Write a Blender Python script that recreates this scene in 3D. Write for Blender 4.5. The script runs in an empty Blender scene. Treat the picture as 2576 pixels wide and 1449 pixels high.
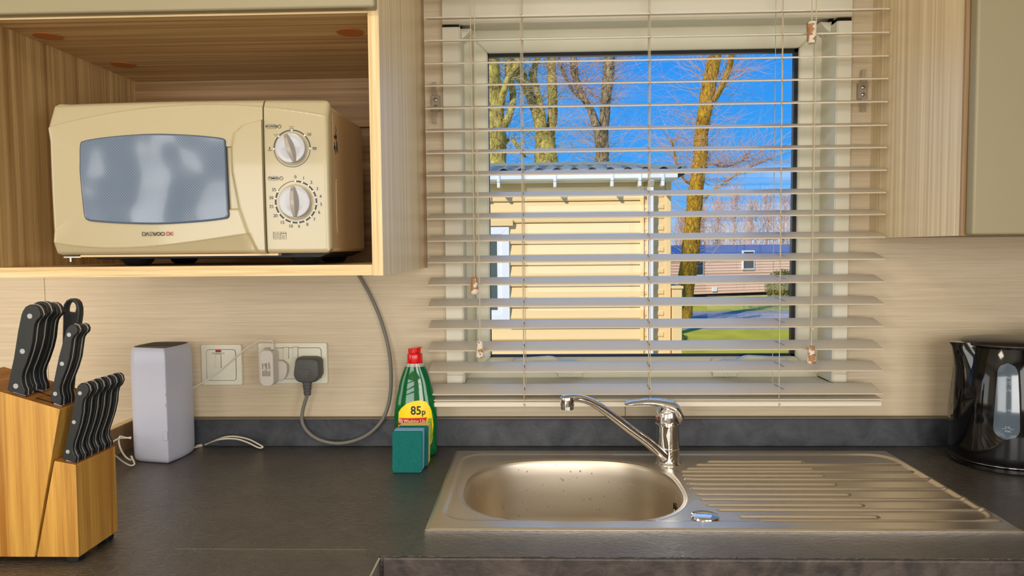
import bpy, bmesh, math, random
import numpy as np
from mathutils import Vector, Matrix, noise

S = bpy.context.scene
COL = S.collection
R = math.radians
random.seed(7)

# ------------------------------------------------------------------ camera, world, sun, lights, exposure
F, CD, CH, YAW, PIT, ROL = 1826.1038, 1.5149, 0.4142, 0.0322, 0.0549, 0.0088
cam_d = bpy.data.cameras.new('camera'); cam = bpy.data.objects.new('camera', cam_d); COL.objects.link(cam)
cam_d.sensor_width = 36; cam_d.lens = F / 2576 * 36; cam_d.clip_start = .02; cam_d.clip_end = 300
_fwd = Vector((-math.sin(YAW) * math.cos(PIT), math.cos(YAW) * math.cos(PIT), -math.sin(PIT)))
_rt = Vector((math.cos(YAW), math.sin(YAW), 0)); _up = _rt.cross(_fwd)
_r2 = _rt * math.cos(ROL) - _up * math.sin(ROL); _u2 = _up * math.cos(ROL) + _rt * math.sin(ROL)
_M = Matrix((_r2, _u2, -_fwd)).transposed().to_4x4(); _M.translation = Vector((0, -CD, CH))
cam.matrix_world = _M
S.camera = cam

w = bpy.data.worlds.new('world'); S.world = w; w.use_nodes = True
nt = w.node_tree; nt.nodes.clear()
def wn(t, **k):
    n = nt.nodes.new(t)
    for a, b in k.items(): setattr(n, a, b)
    return n
tc = wn('ShaderNodeTexCoord'); sp = wn('ShaderNodeSeparateXYZ'); nt.links.new(tc.outputs['Generated'], sp.inputs[0])
rp = wn('ShaderNodeValToRGB'); nt.links.new(sp.outputs['Z'], rp.inputs[0])
e = rp.color_ramp.elements
e[0].position = 0; e[0].color = (.42, .60, .82, 1)
e[1].position = .55; e[1].color = (.012, .19, .72, 1)
for p_, c_ in ((.04, (.16, .47, .92, 1)), (.10, (.05, .37, .93, 1)), (.28, (.020, .28, .90, 1))):
    q = e.new(p_); q.color = c_
mp = wn('ShaderNodeMapping'); mp.inputs['Scale'].default_value = (2.2, 2.2, 13)
nz = wn('ShaderNodeTexNoise'); nz.inputs['Scale'].default_value = 1.6; nz.inputs['Detail'].default_value = 6
nt.links.new(tc.outputs['Generated'], mp.inputs[0]); nt.links.new(mp.outputs[0], nz.inputs['Vector'])
cr = wn('ShaderNodeValToRGB'); cr.color_ramp.elements[0].position = .50; cr.color_ramp.elements[1].position = .72
nt.links.new(nz.outputs['Fac'], cr.inputs[0])
mr = wn('ShaderNodeMapRange'); mr.inputs['From Min'].default_value = .22; mr.inputs['From Max'].default_value = .03
nt.links.new(sp.outputs['Z'], mr.inputs['Value'])
mu = wn('ShaderNodeMath', operation='MULTIPLY'); nt.links.new(cr.outputs[0], mu.inputs[0]); nt.links.new(mr.outputs[0], mu.inputs[1])
mx = wn('ShaderNodeMixRGB'); nt.links.new(mu.outputs[0], mx.inputs[0]); nt.links.new(rp.outputs[0], mx.inputs[1]); mx.inputs[2].default_value = (.75, .84, .95, 1)
bg = wn('ShaderNodeBackground'); bg.inputs[1].default_value = 1.0; nt.links.new(mx.outputs[0], bg.inputs[0])
wo = wn('ShaderNodeOutputWorld'); nt.links.new(bg.outputs[0], wo.inputs[0])

sd = bpy.data.lights.new('sun', 'SUN'); sd.energy = 3.5; sd.angle = R(.6); sd.color = (1, .94, .84)
sun = bpy.data.objects.new('sun', sd); COL.objects.link(sun)
sun.rotation_euler = Vector((.50, .72, -.62)).to_track_quat('-Z', 'Y').to_euler()

def area(name, loc, aim, sx, sy, power, col):
    d = bpy.data.lights.new(name, 'AREA'); d.shape = 'RECTANGLE'; d.size = sx; d.size_y = sy; d.energy = power; d.color = col
    o = bpy.data.objects.new(name, d); COL.objects.link(o); o.location = loc
    o.rotation_euler = (Vector(aim) - Vector(loc)).to_track_quat('-Z', 'Y').to_euler()
    return o
XR_ = 1.35
# left lamps stand for windows; the rear right and ceiling ones are added fill
area('rear_key_fill_light', (-1.35, -3.12, .42), (-1.2, 0, .25), 1.25, .95, 23, (1.0, .95, .87))
area('rear_key_fill_light', (.35, -3.12, .45), (.35, 0, .25), .80, .95, 24, (1.0, .95, .87))
area('left_window_light', (-2.52, -1.25, .45), (0, -1.1, .3), 1.0, .9, 9, (1.0, .93, .80))
area('ceiling_fill_light', (-.55, -1.7, 1.30), (-.55, -1.65, 0), .40, .40, 11, (1.0, .88, .70))
area('right_fill_light', (XR_ - .05, -2.2, .42), (-.7, -.3, .25), .95, .85, 15, (1.0, .95, .88))  # added fill at an unseen window, lifts faces turned right
# added lamp outside the pane, boosting the sky light through the kitchen window
area('kitchen_window_fill', (.225, .30, .58), (.2, -1.0, .0), .62, .50, .9, (.66, .82, 1.0))

S.view_settings.view_transform = 'Standard'; S.view_settings.look = 'None'
S.view_settings.exposure = 0.0; S.view_settings.gamma = 1; S.view_settings.use_curve_mapping = False

# ------------------------------------------------------------------ helpers
_C = Vector((0, -CD, CH))
def _ray(u, v): return _fwd + _r2 * ((u - 1288) / F) - _u2 * ((v - 724.5) / F)
def at(u, v, Y):                       # point of the plane y=Y that projects to pixel (u,v)
    d = _ray(u, v); return _C + d * ((Y - _C.y) / d.y)
def atz(u, v, Z):
    d = _ray(u, v); return _C + d * ((Z - _C.z) / d.z)
def xz(pts, Y): return [(p.x, p.z) for p in (at(u, v, Y) for u, v in pts)]

MATS = {}
def NT(name):
    m = bpy.data.materials.new(name); m.use_nodes = True; MATS[name] = m
    n = m.node_tree; b = n.nodes['Principled BSDF']
    return m, n, b
def srgb(r, g, b):
    f = lambda c: (c / 255 / 12.92) if c / 255 <= .04045 else ((c / 255 + .055) / 1.055) ** 2.4
    return (f(r), f(g), f(b), 1)
def plain(name, col, rough=.5, metal=0, coat=0, emit=0, trans=0, ior=1.45, spec=.5, bump=0, bscale=300, var=0, vscale=8, aniso=0):
    m, n, b = NT(name)
    b.inputs['Base Color'].default_value = col; b.inputs['Roughness'].default_value = rough; b.inputs['Metallic'].default_value = metal
    b.inputs['Coat Weight'].default_value = coat; b.inputs['Transmission Weight'].default_value = trans; b.inputs['IOR'].default_value = ior
    b.inputs['Specular IOR Level'].default_value = spec; b.inputs['Coat Roughness'].default_value = .06
    if emit: b.inputs['Emission Color'].default_value = col; b.inputs['Emission Strength'].default_value = emit
    if bump or var:
        t = n.nodes.new('ShaderNodeTexCoord'); z = n.nodes.new('ShaderNodeTexNoise'); z.inputs['Scale'].default_value = bscale; z.inputs['Detail'].default_value = 4
        n.links.new(t.outputs['Object'], z.inputs['Vector'])
        if bump:
            q = n.nodes.new('ShaderNodeBump'); q.inputs['Strength'].default_value = bump; q.inputs['Distance'].default_value = .001
            n.links.new(z.outputs['Fac'], q.inputs['Height']); n.links.new(q.outputs[0], b.inputs['Normal'])
        if var:
            z2 = n.nodes.new('ShaderNodeTexNoise'); z2.inputs['Scale'].default_value = vscale; z2.inputs['Detail'].default_value = 5
            n.links.new(t.outputs['Object'], z2.inputs['Vector'])
            k = n.nodes.new('ShaderNodeMixRGB'); k.blend_type = 'MULTIPLY'; k.inputs[0].default_value = var; k.inputs[1].default_value = col
            r_ = n.nodes.new('ShaderNodeValToRGB'); r_.color_ramp.elements[0].position = .3; r_.color_ramp.elements[0].color = (.3, .3, .3, 1); r_.color_ramp.elements[1].position = .65
            n.links.new(z2.outputs['Fac'], r_.inputs[0]); n.links.new(r_.outputs[0], k.inputs[2]); n.links.new(k.outputs[0], b.inputs['Base Color'])
    return m
def wood(name, light, dark, axis, rough=.45, streak=60, length=1.2, fine=350, contrast=(.35, .7), mottled=.25, coat=0, bump=.12, fmix=.45):
    """grain running along the axis 0, 1 or 2"""
    m, n, b = NT(name)
    t = n.nodes.new('ShaderNodeTexCoord')
    def noise_(s_across, s_along, det):
        mp = n.nodes.new('ShaderNodeMapping'); sc = [s_across] * 3; sc[axis] = s_along; mp.inputs['Scale'].default_value = sc
        z = n.nodes.new('ShaderNodeTexNoise'); z.inputs['Scale'].default_value = 1; z.inputs['Detail'].default_value = det; z.inputs['Roughness'].default_value = .62
        z.inputs['Distortion'].default_value = .25
        n.links.new(t.outputs['Object'], mp.inputs[0]); n.links.new(mp.outputs[0], z.inputs['Vector']); return z
    a = noise_(streak, length, 6); f_ = noise_(fine, length * 3.5, 3); g = noise_(6, 1.2, 3)
    r1 = n.nodes.new('ShaderNodeValToRGB'); r1.color_ramp.elements[0].position = contrast[0]; r1.color_ramp.elements[0].color = dark
    r1.color_ramp.elements[1].position = contrast[1]; r1.color_ramp.elements[1].color = light
    n.links.new(a.outputs['Fac'], r1.inputs[0])
    r2 = n.nodes.new('ShaderNodeValToRGB'); r2.color_ramp.elements[0].position = .3; r2.color_ramp.elements[0].color = (.55, .5, .45, 1); r2.color_ramp.elements[1].position = .6
    n.links.new(f_.outputs['Fac'], r2.inputs[0])
    k = n.nodes.new('ShaderNodeMixRGB'); k.blend_type = 'MULTIPLY'; k.inputs[0].default_value = fmix
    n.links.new(r1.outputs[0], k.inputs[1]); n.links.new(r2.outputs[0], k.inputs[2])
    r3 = n.nodes.new('ShaderNodeValToRGB'); r3.color_ramp.elements[0].position = .3; r3.color_ramp.elements[0].color = (.72, .68, .62, 1); r3.color_ramp.elements[1].position = .7
    n.links.new(g.outputs['Fac'], r3.inputs[0])
    k2 = n.nodes.new('ShaderNodeMixRGB'); k2.blend_type = 'MULTIPLY'; k2.inputs[0].default_value = mottled
    n.links.new(k.outputs[0], k2.inputs[1]); n.links.new(r3.outputs[0], k2.inputs[2]); n.links.new(k2.outputs[0], b.inputs['Base Color'])
    q = n.nodes.new('ShaderNodeBump'); q.inputs['Strength'].default_value = bump; q.inputs['Distance'].default_value = .0006
    n.links.new(f_.outputs['Fac'], q.inputs['Height']); n.links.new(q.outputs[0], b.inputs['Normal'])
    b.inputs['Roughness'].default_value = rough; b.inputs['Coat Weight'].default_value = coat; b.inputs['Coat Roughness'].default_value = .25
    return m

class MB:
    def __init__(s): s.v = []; s.f = []
    def add(s, vs, fs):
        o = len(s.v); s.v += [tuple(p) for p in vs]; s.f += [tuple(i + o for i in f) for f in fs]; return s
    def box(s, x0, x1, y0, y1, z0, z1):
        x0, x1 = min(x0, x1), max(x0, x1); y0, y1 = min(y0, y1), max(y0, y1); z0, z1 = min(z0, z1), max(z0, z1)
        return s.add([(x0, y0, z0), (x1, y0, z0), (x1, y1, z0), (x0, y1, z0), (x0, y0, z1), (x1, y0, z1), (x1, y1, z1), (x0, y1, z1)],
                     [(0, 3, 2, 1), (4, 5, 6, 7), (0, 1, 5, 4), (1, 2, 6, 5), (2, 3, 7, 6), (3, 0, 4, 7)])
    def prism(s, poly, y0, y1):           # polygon in XZ extruded along Y
        n = len(poly); vs = [(x, y0, z) for x, z in poly] + [(x, y1, z) for x, z in poly]
        fs = [tuple(range(n)), tuple(range(2 * n - 1, n - 1, -1))] + [(i, i + n, (i + 1) % n + n, (i + 1) % n) for i in range(n)]
        return s.add(vs, fs)
    def prismz(s, poly, z0, z1):
        n = len(poly); vs = [(x, y, z0) for x, y in poly] + [(x, y, z1) for x, y in poly]
        fs = [tuple(range(n - 1, -1, -1)), tuple(range(n, 2 * n))] + [(i, (i + 1) % n, (i + 1) % n + n, i + n) for i in range(n)]
        return s.add(vs, fs)
    def loft(s, rings, cap=True, closed=True):
        n = len(rings[0]); vs = [p for r in rings for p in r]; fs = []
        for k in range(len(rings) - 1):
            for i in range(n if closed else n - 1):
                j = (i + 1) % n; fs.append((k * n + i, k * n + j, (k + 1) * n + j, (k + 1) * n + i))
        if cap: fs.append(tuple(range(n - 1, -1, -1))); fs.append(tuple((len(rings) - 1) * n + i for i in range(n)))
        return s.add(vs, fs)
    def tube(s, pts, rad, seg=10, cap=True, flat=None):
        pts = [Vector(p) for p in pts]; n = len(pts); rad = rad if hasattr(rad, '__len__') else [rad] * n
        rings = []; ref = None
        for i, p in enumerate(pts):
            t = (pts[min(i + 1, n - 1)] - pts[max(i - 1, 0)]); t = t.normalized() if t.length > 1e-9 else Vector((0, 0, 1))
            if ref is None:
                ref = Vector((0, 1, 0)) if abs(t.y) < .8 else Vector((1, 0, 0))
            a = (ref - t * ref.dot(t)).normalized(); ref = a; b = t.cross(a)
            ra = rad[i]; rb = ra * (flat[i] if flat else 1)
            rings.append([tuple(p + a * (ra * math.cos(k * 2 * math.pi / seg)) + b * (rb * math.sin(k * 2 * math.pi / seg))) for k in range(seg)])
        return s.loft(rings, cap)
    def lathe(s, prof, c, seg=32, axis='z', sx=1, sy=1):
        rings = []
        for r, h in prof:
            ring = []
            for k in range(seg):
                a = k * 2 * math.pi / seg; x = r * math.cos(a) * sx; y = r * math.sin(a) * sy
                if axis == 'z': ring.append((c[0] + x, c[1] + y, c[2] + h))
                elif axis == 'y': ring.append((c[0] + x, c[1] - h, c[2] + y))
                else: ring.append((c[0] + h, c[1] + x, c[2] + y))
            rings.append(ring)
        return s.loft(rings)
    def disc(s, c, r, t, seg=24): return s.lathe([(r, 0), (r, t)], c, seg, 'y')
    def sphere(s, c, r, sg=12, sq=(1, 1, 1)):
        rings = []
        for i in range(1, sg):
            a = math.pi * i / sg
            rings.append([(c[0] + r * sq[0] * math.sin(a) * math.cos(k * 2 * math.pi / sg), c[1] + r * sq[1] * math.sin(a) * math.sin(k * 2 * math.pi / sg), c[2] - r * sq[2] * math.cos(a)) for k in range(sg)])
        return s.loft(rings)
    def ribbon(s, pts, wd, y, t=.0004):   # flat stroke in the plane y
        for (a, b) in zip(pts[:-1], pts[1:]):
            dx, dz = b[0] - a[0], b[1] - a[1]; L = math.hypot(dx, dz) or 1e-6; nx, nz_ = -dz / L * wd / 2, dx / L * wd / 2; ex, ez = dx / L * wd * .4, dz / L * wd * .4
            s.prism([(a[0] + nx - ex, a[1] + nz_ - ez), (a[0] - nx - ex, a[1] - nz_ - ez), (b[0] - nx + ex, b[1] - nz_ + ez), (b[0] + nx + ex, b[1] + nz_ + ez)], y, y - t)
        return s

ORG = {}
def _link(name, me, mat, parent):
    o = bpy.data.objects.new(name, me); COL.objects.link(o)
    if mat is not None and not me.materials: me.materials.append(MATS[mat] if isinstance(mat, str) else mat)
    if parent is not None: o.parent = parent
    return o
def obj(name, mb, mat, parent=None, bevel=0, seg=2, smooth=30, label=None, kind=None, fix=True):
    """one mesh object; vertices are given in world coordinates and stored relative to the parent's root"""
    org = ORG.get(parent.name, Vector((0, 0, 0))) if parent is not None else None
    me = bpy.data.meshes.new(name)
    vs = mb.v
    if org is None:
        a = np.array(vs); org0 = Vector(((a[:, 0].min() + a[:, 0].max()) / 2, (a[:, 1].min() + a[:, 1].max()) / 2, a[:, 2].min()))
    else: org0 = org
    me.from_pydata([(x - org0.x, y - org0.y, z - org0.z) for x, y, z in vs], [], mb.f)
    if fix:
        bm = bmesh.new(); bm.from_mesh(me); bmesh.ops.recalc_face_normals(bm, faces=bm.faces); bm.to_mesh(me); bm.free()
    if smooth:
        me.polygons.foreach_set('use_smooth', [True] * len(me.polygons)); me.set_sharp_from_angle(angle=R(smooth))
    o = _link(name, me, mat, parent)
    if parent is None: o.location = org0; ORG[o.name] = org0
    else: ORG[o.name] = org
    if bevel:
        b = o.modifiers.new('bevel', 'BEVEL'); b.width = bevel; b.segments = seg; b.limit_method = 'ANGLE'; b.angle_limit = R(35)
    if label: o['label'] = label
    if kind: o['kind'] = kind
    return o
def tag(o, label=None, cat=None, group=None, kind=None):
    if label: o['label'] = label
    if cat: o['category'] = cat
    if group: o['group'] = group
    if kind: o['kind'] = kind
    return o
def thing(name, label, cat, loc, group=None, kind=None):
    o = bpy.data.objects.new(name, None); COL.objects.link(o); o.location = loc; o.empty_display_size = .05; ORG[o.name] = Vector(loc)
    return tag(o, label, cat, group, kind)
def text_mb(txt, size, x, z, y, ext=.0002, align='CENTER', rot=0, bold=0, sx=1.0, wrap=None):
    """lettering in the XZ plane facing -Y"""
    cu = bpy.data.curves.new('t', 'FONT'); cu.body = txt; cu.size = size; cu.extrude = ext; cu.offset = bold; cu.align_x = align; cu.align_y = 'CENTER'; cu.resolution_u = 3
    o = bpy.data.objects.new('t', cu); me = bpy.data.meshes.new_from_object(o)
    mb = MB(); c, s = math.cos(rot), math.sin(rot)
    vs = []
    for v in me.vertices:
        a, b = v.co.x * sx, v.co.y; a, b = a * c - b * s, a * s + b * c
        p = (x + a, y - v.co.z, z + b)
        vs.append(wrap(*p) if wrap else p)
    mb.add(vs, [tuple(p.vertices) for p in me.polygons])
    bpy.data.objects.remove(o); bpy.data.curves.remove(cu); bpy.data.meshes.remove(me)
    return mb
def roundpoly(pts, rad, n=5):
    out = []; N = len(pts); rad = rad if hasattr(rad, '__len__') else [rad] * N
    for i in range(N):
        p = Vector(pts[i]).to_2d(); a = Vector(pts[i - 1]).to_2d() - p; b = Vector(pts[(i + 1) % N]).to_2d() - p
        r = min(rad[i], a.length * .49, b.length * .49)
        if r <= 0: out.append(tuple(p)); continue
        A = p + a.normalized() * r; B = p + b.normalized() * r
        for k in range(n + 1):
            t = k / n; out.append(tuple(A * (1 - t) ** 2 + p * 2 * t * (1 - t) + B * t * t))
    return out
def rrect(x0, x1, z0, z1, r, n=5): return roundpoly([(x0, z0), (x1, z0), (x1, z1), (x0, z1)], r, n)
def smooth_path(pts, n=8):
    P = [Vector(p) for p in pts]; P = [P[0] * 2 - P[1]] + P + [P[-1] * 2 - P[-2]]; out = []
    for i in range(1, len(P) - 2):
        for k in range(n):
            t = k / n; a, b, c, d = P[i - 1:i + 3]
            out.append(.5 * ((2 * b) + (c - a) * t + (2 * a - 5 * b + 4 * c - d) * t * t + (3 * b - a - 3 * c + d) * t ** 3))
    out.append(P[-2]); return out
def interp(xs, ys, n): return list(np.interp(np.linspace(0, 1, n), xs, ys))
def sstep(a, b, x):
    t = np.clip((x - a) / (b - a), 0, 1); return t * t * (3 - 2 * t)

# ------------------------------------------------------------------ materials
wood('wall_laminate', srgb(222, 206, 177), srgb(205, 187, 156), 0, .55, 190, 3.0, 620, (.3, .66), .10, bump=.06, fmix=.26)
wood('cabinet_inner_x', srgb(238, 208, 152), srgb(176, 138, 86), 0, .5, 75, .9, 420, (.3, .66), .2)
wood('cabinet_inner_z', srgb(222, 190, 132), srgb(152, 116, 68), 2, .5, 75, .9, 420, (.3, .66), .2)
wood('cabinet_outer_z', srgb(248, 230, 190), srgb(206, 178, 132), 2, .4, 95, .8, 520, (.28, .64), .2, coat=.1)
wood('edge_x', srgb(236, 212, 162), srgb(210, 176, 120), 0, .5, 110, 2.5, 420, (.3, .6), .1)
wood('edge_z', srgb(240, 216, 166), srgb(210, 176, 120), 2, .5, 110, 2.5, 420, (.3, .6), .1)
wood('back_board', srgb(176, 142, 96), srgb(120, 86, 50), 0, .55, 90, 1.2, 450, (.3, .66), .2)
wood('side_panel_wood', srgb(176, 146, 108), srgb(140, 112, 78), 2, .5, 80, 1.5, 450, (.3, .66), .2)
wood('block_wood', srgb(212, 162, 74), srgb(166, 110, 36), 2, .38, 46, 1.3, 240, (.36, .58), .25, coat=.25, bump=.05)
wood('block_wood_end', srgb(176, 118, 50), srgb(120, 74, 28), 1, .5, 60, 8, 300, (.3, .66), .3)
wood('darkened_wall', srgb(92, 72, 52), srgb(60, 44, 30), 2, .5, 60, 1.2, 350, (.3, .66), .2)
# slate worktop
def slate(name, col1, col2, rough, bump, sc=14):
    m, n, b = NT(name); t = n.nodes.new('ShaderNodeTexCoord')
    z = n.nodes.new('ShaderNodeTexNoise'); z.inputs['Scale'].default_value = sc; z.inputs['Detail'].default_value = 9; z.inputs['Roughness'].default_value = .62; z.inputs['Distortion'].default_value = .8
    n.links.new(t.outputs['Object'], z.inputs['Vector'])
    r_ = n.nodes.new('ShaderNodeValToRGB'); r_.color_ramp.elements[0].position = .3; r_.color_ramp.elements[0].color = col1; r_.color_ramp.elements[1].position = .75; r_.color_ramp.elements[1].color = col2
    n.links.new(z.outputs['Fac'], r_.inputs[0]); n.links.new(r_.outputs[0], b.inputs['Base Color'])
    mp = n.nodes.new('ShaderNodeMapping'); mp.inputs['Scale'].default_value = (1, 1.9, 1.6)
    z2 = n.nodes.new('ShaderNodeTexNoise'); z2.inputs['Scale'].default_value = 105; z2.inputs['Detail'].default_value = 5; z2.inputs['Roughness'].default_value = .6; z2.inputs['Distortion'].default_value = .6
    n.links.new(t.outputs['Object'], mp.inputs[0]); n.links.new(mp.outputs[0], z2.inputs['Vector'])
    q = n.nodes.new('ShaderNodeBump'); q.inputs['Strength'].default_value = bump; q.inputs['Distance'].default_value = .003
    n.links.new(z2.outputs['Fac'], q.inputs['Height']); n.links.new(q.outputs[0], b.inputs['Normal'])
    b.inputs['Roughness'].default_value = rough; b.inputs['Specular IOR Level'].default_value = .5; b.inputs['Coat Weight'].default_value = .9 if rough < .3 else 0; b.inputs['Coat Roughness'].default_value = .20; n.links.new(q.outputs[0], b.inputs['Coat Normal'])
slate('slate_worktop', srgb(56, 52, 48), srgb(82, 76, 68), .28, 1.0)
slate('slate_edge', srgb(34, 32, 34), srgb(92, 82, 76), .42, .25, 24)
slate('slate_upstand', srgb(34, 38, 46), srgb(80, 84, 90), .5, .18, 16)
plain('white_upvc', srgb(226, 222, 200), .35, spec=.5)
plain('white_trim', srgb(228, 222, 202), .45)
plain('white_slat', srgb(206, 196, 176), .40, spec=.5)
plain('slat_face', srgb(226, 218, 200), .36)
plain('cord', srgb(196, 182, 156), .8)
plain('door_cream', srgb(150, 140, 110), .42, bump=.15, bscale=60)
plain('gasket', srgb(14, 16, 18), .5)
plain('hole_dark', srgb(16, 12, 10), .9)
plain('cap_brown', srgb(186, 112, 52), .5)
plain('steel', (.72, .65, .54, 1), .31, .92)
plain('screw_steel', (.55, .55, .55, 1), .3, 1)
plain('chrome', (.80, .80, .80, 1), .06, 1)
plain('aluminium', (.75, .80, .84, 1), .28, 1)
plain('microwave_cream', srgb(178, 166, 132), .28, coat=.4)
plain('microwave_side', srgb(206, 180, 138), .42, coat=.1)
plain('microwave_black', srgb(16, 18, 18), .5)
plain('knob_grey', srgb(178, 180, 186), .32, coat=.3)
plain('knob_side', srgb(160, 152, 142), .35, coat=.2)
plain('print_dark', srgb(52, 60, 72), .5)
plain('print_black', srgb(24, 24, 30), .5)
plain('print_red', srgb(196, 40, 70), .5)
plain('print_white', srgb(228, 224, 206), .5)
plain('print_grey', srgb(120, 116, 106), .6)
plain('print_green', srgb(120, 138, 120), .6)
plain('handle_black', srgb(34, 36, 36), .40, spec=.45)
plain('tang_steel', (.62, .62, .60, 1), .4, .6)
plain('rivet', srgb(168, 168, 168), .4, metal=.3)
plain('router_white', srgb(194, 198, 216), .38, coat=.15)
plain('mark_grey', srgb(168, 172, 170), .5)
plain('vent_brown', srgb(74, 64, 56), .5)
plain('switch_plate', srgb(234, 232, 212), .32, coat=.2)
plain('groove_grey', srgb(128, 126, 112), .6)
plain('neon_red', srgb(170, 20, 20), .25, coat=.6)
plain('adapter_white', srgb(216, 208, 196), .4)
plain('plug_grey', srgb(84, 84, 80), .5, bump=.1)
plain('cable_grey', srgb(118, 114, 106), .5)
plain('cable_white', srgb(216, 208, 190), .5)
plain('cap_red', srgb(226, 8, 10), .28, coat=.4)
plain('label_yellow', srgb(250, 218, 10), .35)
plain('label_red', srgb(206, 22, 34), .35)
plain('label_green', srgb(150, 180, 50), .4, var=.5, vscale=60)
plain('neck_clear', srgb(214, 214, 196), .15, trans=.5)
plain('liquid_green', srgb(0, 118, 58), .06, coat=.6, trans=.35, ior=1.36)
plain('scour_green', srgb(8, 112, 106), .95, bump=.9, bscale=420, var=.55, vscale=500)
plain('sponge_blue', srgb(130, 190, 232), .9, bump=.5, bscale=300)
plain('sponge_yellow', srgb(240, 212, 126), .9, bump=.5, bscale=300)
plain('kettle_black', srgb(5, 5, 6), .08, coat=.3, spec=.35)
plain('kettle_lid', srgb(40, 34, 30), .28)
plain('gauge', srgb(72, 88, 104), .14, coat=.7)
plain('gauge_print', srgb(168, 182, 194), .4)
plain('clear_plastic', srgb(214, 200, 180), .15, trans=.55)
plain('peeled_paint', srgb(206, 188, 160), .6, bump=.6, bscale=120)
plain('soft_white', srgb(232, 226, 214), .7)
plain('floor_vinyl', srgb(150, 122, 92), .5, var=.3)
plain('ceiling_white', srgb(236, 230, 218), .8)
# exterior
plain('caravan_cream', srgb(246, 210, 146), .6)
plain('caravan_pvc', srgb(240, 240, 236), .35)
plain('caravan_glass', srgb(92, 104, 100), .08, coat=.5)
plain('roof_slate', srgb(138, 146, 138), .75, var=.25, vscale=3)
plain('far_pink', srgb(240, 196, 164), .7)
plain('far_roof', srgb(70, 100, 150), .5, var=.3, vscale=2)
plain('twig', srgb(214, 190, 140), .9)
plain('twig_red', srgb(214, 172, 146), .9)
plain('grass', srgb(206, 192, 40), .95, var=.35, vscale=1.2)
plain('road', srgb(176, 166, 158), .9, var=.3, vscale=3)
plain('hedge', srgb(150, 142, 66), .95, var=.6, vscale=12)
plain('shrub', srgb(84, 104, 44), .95, var=.6, vscale=16)

def bark(name, c1, c2, c3):
    m, n, b = NT(name); t = n.nodes.new('ShaderNodeTexCoord'); mp = n.nodes.new('ShaderNodeMapping'); mp.inputs['Scale'].default_value = (1, 1, .38)
    z = n.nodes.new('ShaderNodeTexNoise'); z.inputs['Scale'].default_value = 13; z.inputs['Detail'].default_value = 7; z.inputs['Roughness'].default_value = .65; z.inputs['Distortion'].default_value = 1.2
    n.links.new(t.outputs['Object'], mp.inputs[0]); n.links.new(mp.outputs[0], z.inputs['Vector'])
    r_ = n.nodes.new('ShaderNodeValToRGB'); e = r_.color_ramp.elements; e[0].position = .36; e[0].color = c3; e[1].position = .62; e[1].color = c1; q = e.new(.47); q.color = c2
    n.links.new(z.outputs['Fac'], r_.inputs[0]); n.links.new(r_.outputs[0], b.inputs['Base Color']); b.inputs['Roughness'].default_value = .95; b.inputs['Specular IOR Level'].default_value = .15
    q = n.nodes.new('ShaderNodeBump'); q.inputs['Strength'].default_value = 1; q.inputs['Distance'].default_value = .08; n.links.new(z.outputs['Fac'], q.inputs['Height']); n.links.new(q.outputs[0], b.inputs['Normal'])
bark('bark', srgb(238, 184, 50), srgb(196, 146, 52), srgb(104, 82, 50))
bark('bark_pale', srgb(240, 216, 112), srgb(204, 178, 92), srgb(128, 108, 70))
bark('bark_dark', srgb(214, 190, 140), srgb(156, 132, 100), srgb(78, 68, 62))
# cast peeled paint colour on tassels
m = MATS['peeled_paint']; n = m.node_tree; b = n.nodes['Principled BSDF']
t = n.nodes.new('ShaderNodeTexCoord'); z = n.nodes.new('ShaderNodeTexNoise'); z.inputs['Scale'].default_value = 85; z.inputs['Detail'].default_value = 5
r_ = n.nodes.new('ShaderNodeValToRGB'); r_.color_ramp.interpolation = 'CONSTANT'; r_.color_ramp.elements[0].color = srgb(168, 122, 82); r_.color_ramp.elements[1].color = srgb(222, 212, 196); r_.color_ramp.elements[1].position = .5
n.links.new(t.outputs['Object'], z.inputs['Vector']); n.links.new(z.outputs['Fac'], r_.inputs[0]); n.links.new(r_.outputs[0], b.inputs['Base Color'])

# thin window glass: mostly clear with a faint reflection
m, n, b = NT('window_glass'); n.nodes.remove(b)
tr = n.nodes.new('ShaderNodeBsdfTransparent'); gl = n.nodes.new('ShaderNodeBsdfGlossy'); gl.inputs['Roughness'].default_value = .02
fr = n.nodes.new('ShaderNodeFresnel'); fr.inputs['IOR'].default_value = 1.3
gm_ = n.nodes.new('ShaderNodeNewGeometry'); sb_ = n.nodes.new('ShaderNodeMath'); sb_.operation = 'SUBTRACT'; sb_.inputs[0].default_value = 1; n.links.new(gm_.outputs['Backfacing'], sb_.inputs[1])
ml_ = n.nodes.new('ShaderNodeMath'); ml_.operation = 'MULTIPLY'; n.links.new(fr.outputs[0], ml_.inputs[0]); n.links.new(sb_.outputs[0], ml_.inputs[1])   # reflect at the outer faces only
mxs = n.nodes.new('ShaderNodeMixShader'); n.links.new(ml_.outputs[0], mxs.inputs[0]); n.links.new(tr.outputs[0], mxs.inputs[1]); n.links.new(gl.outputs[0], mxs.inputs[2])
n.links.new(mxs.outputs[0], n.nodes['Material Output'].inputs[0])
# steel with woven (linen) micro relief for the bowl
m, n, b = NT('steel_linen'); b.inputs['Metallic'].default_value = 1; b.inputs['Base Color'].default_value = (.66, .59, .48, 1); b.inputs['Roughness'].default_value = .40
t = n.nodes.new('ShaderNodeTexCoord'); wv = n.nodes.new('ShaderNodeTexWave'); wv.inputs['Scale'].default_value = 330; wv.bands_direction = 'DIAGONAL'
n.links.new(t.outputs['Object'], wv.inputs['Vector']); q = n.nodes.new('ShaderNodeBump'); q.inputs['Strength'].default_value = .12; q.inputs['Distance'].default_value = .0002
n.links.new(wv.outputs['Fac'], q.inputs['Height']); n.links.new(q.outputs[0], b.inputs['Normal'])
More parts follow.
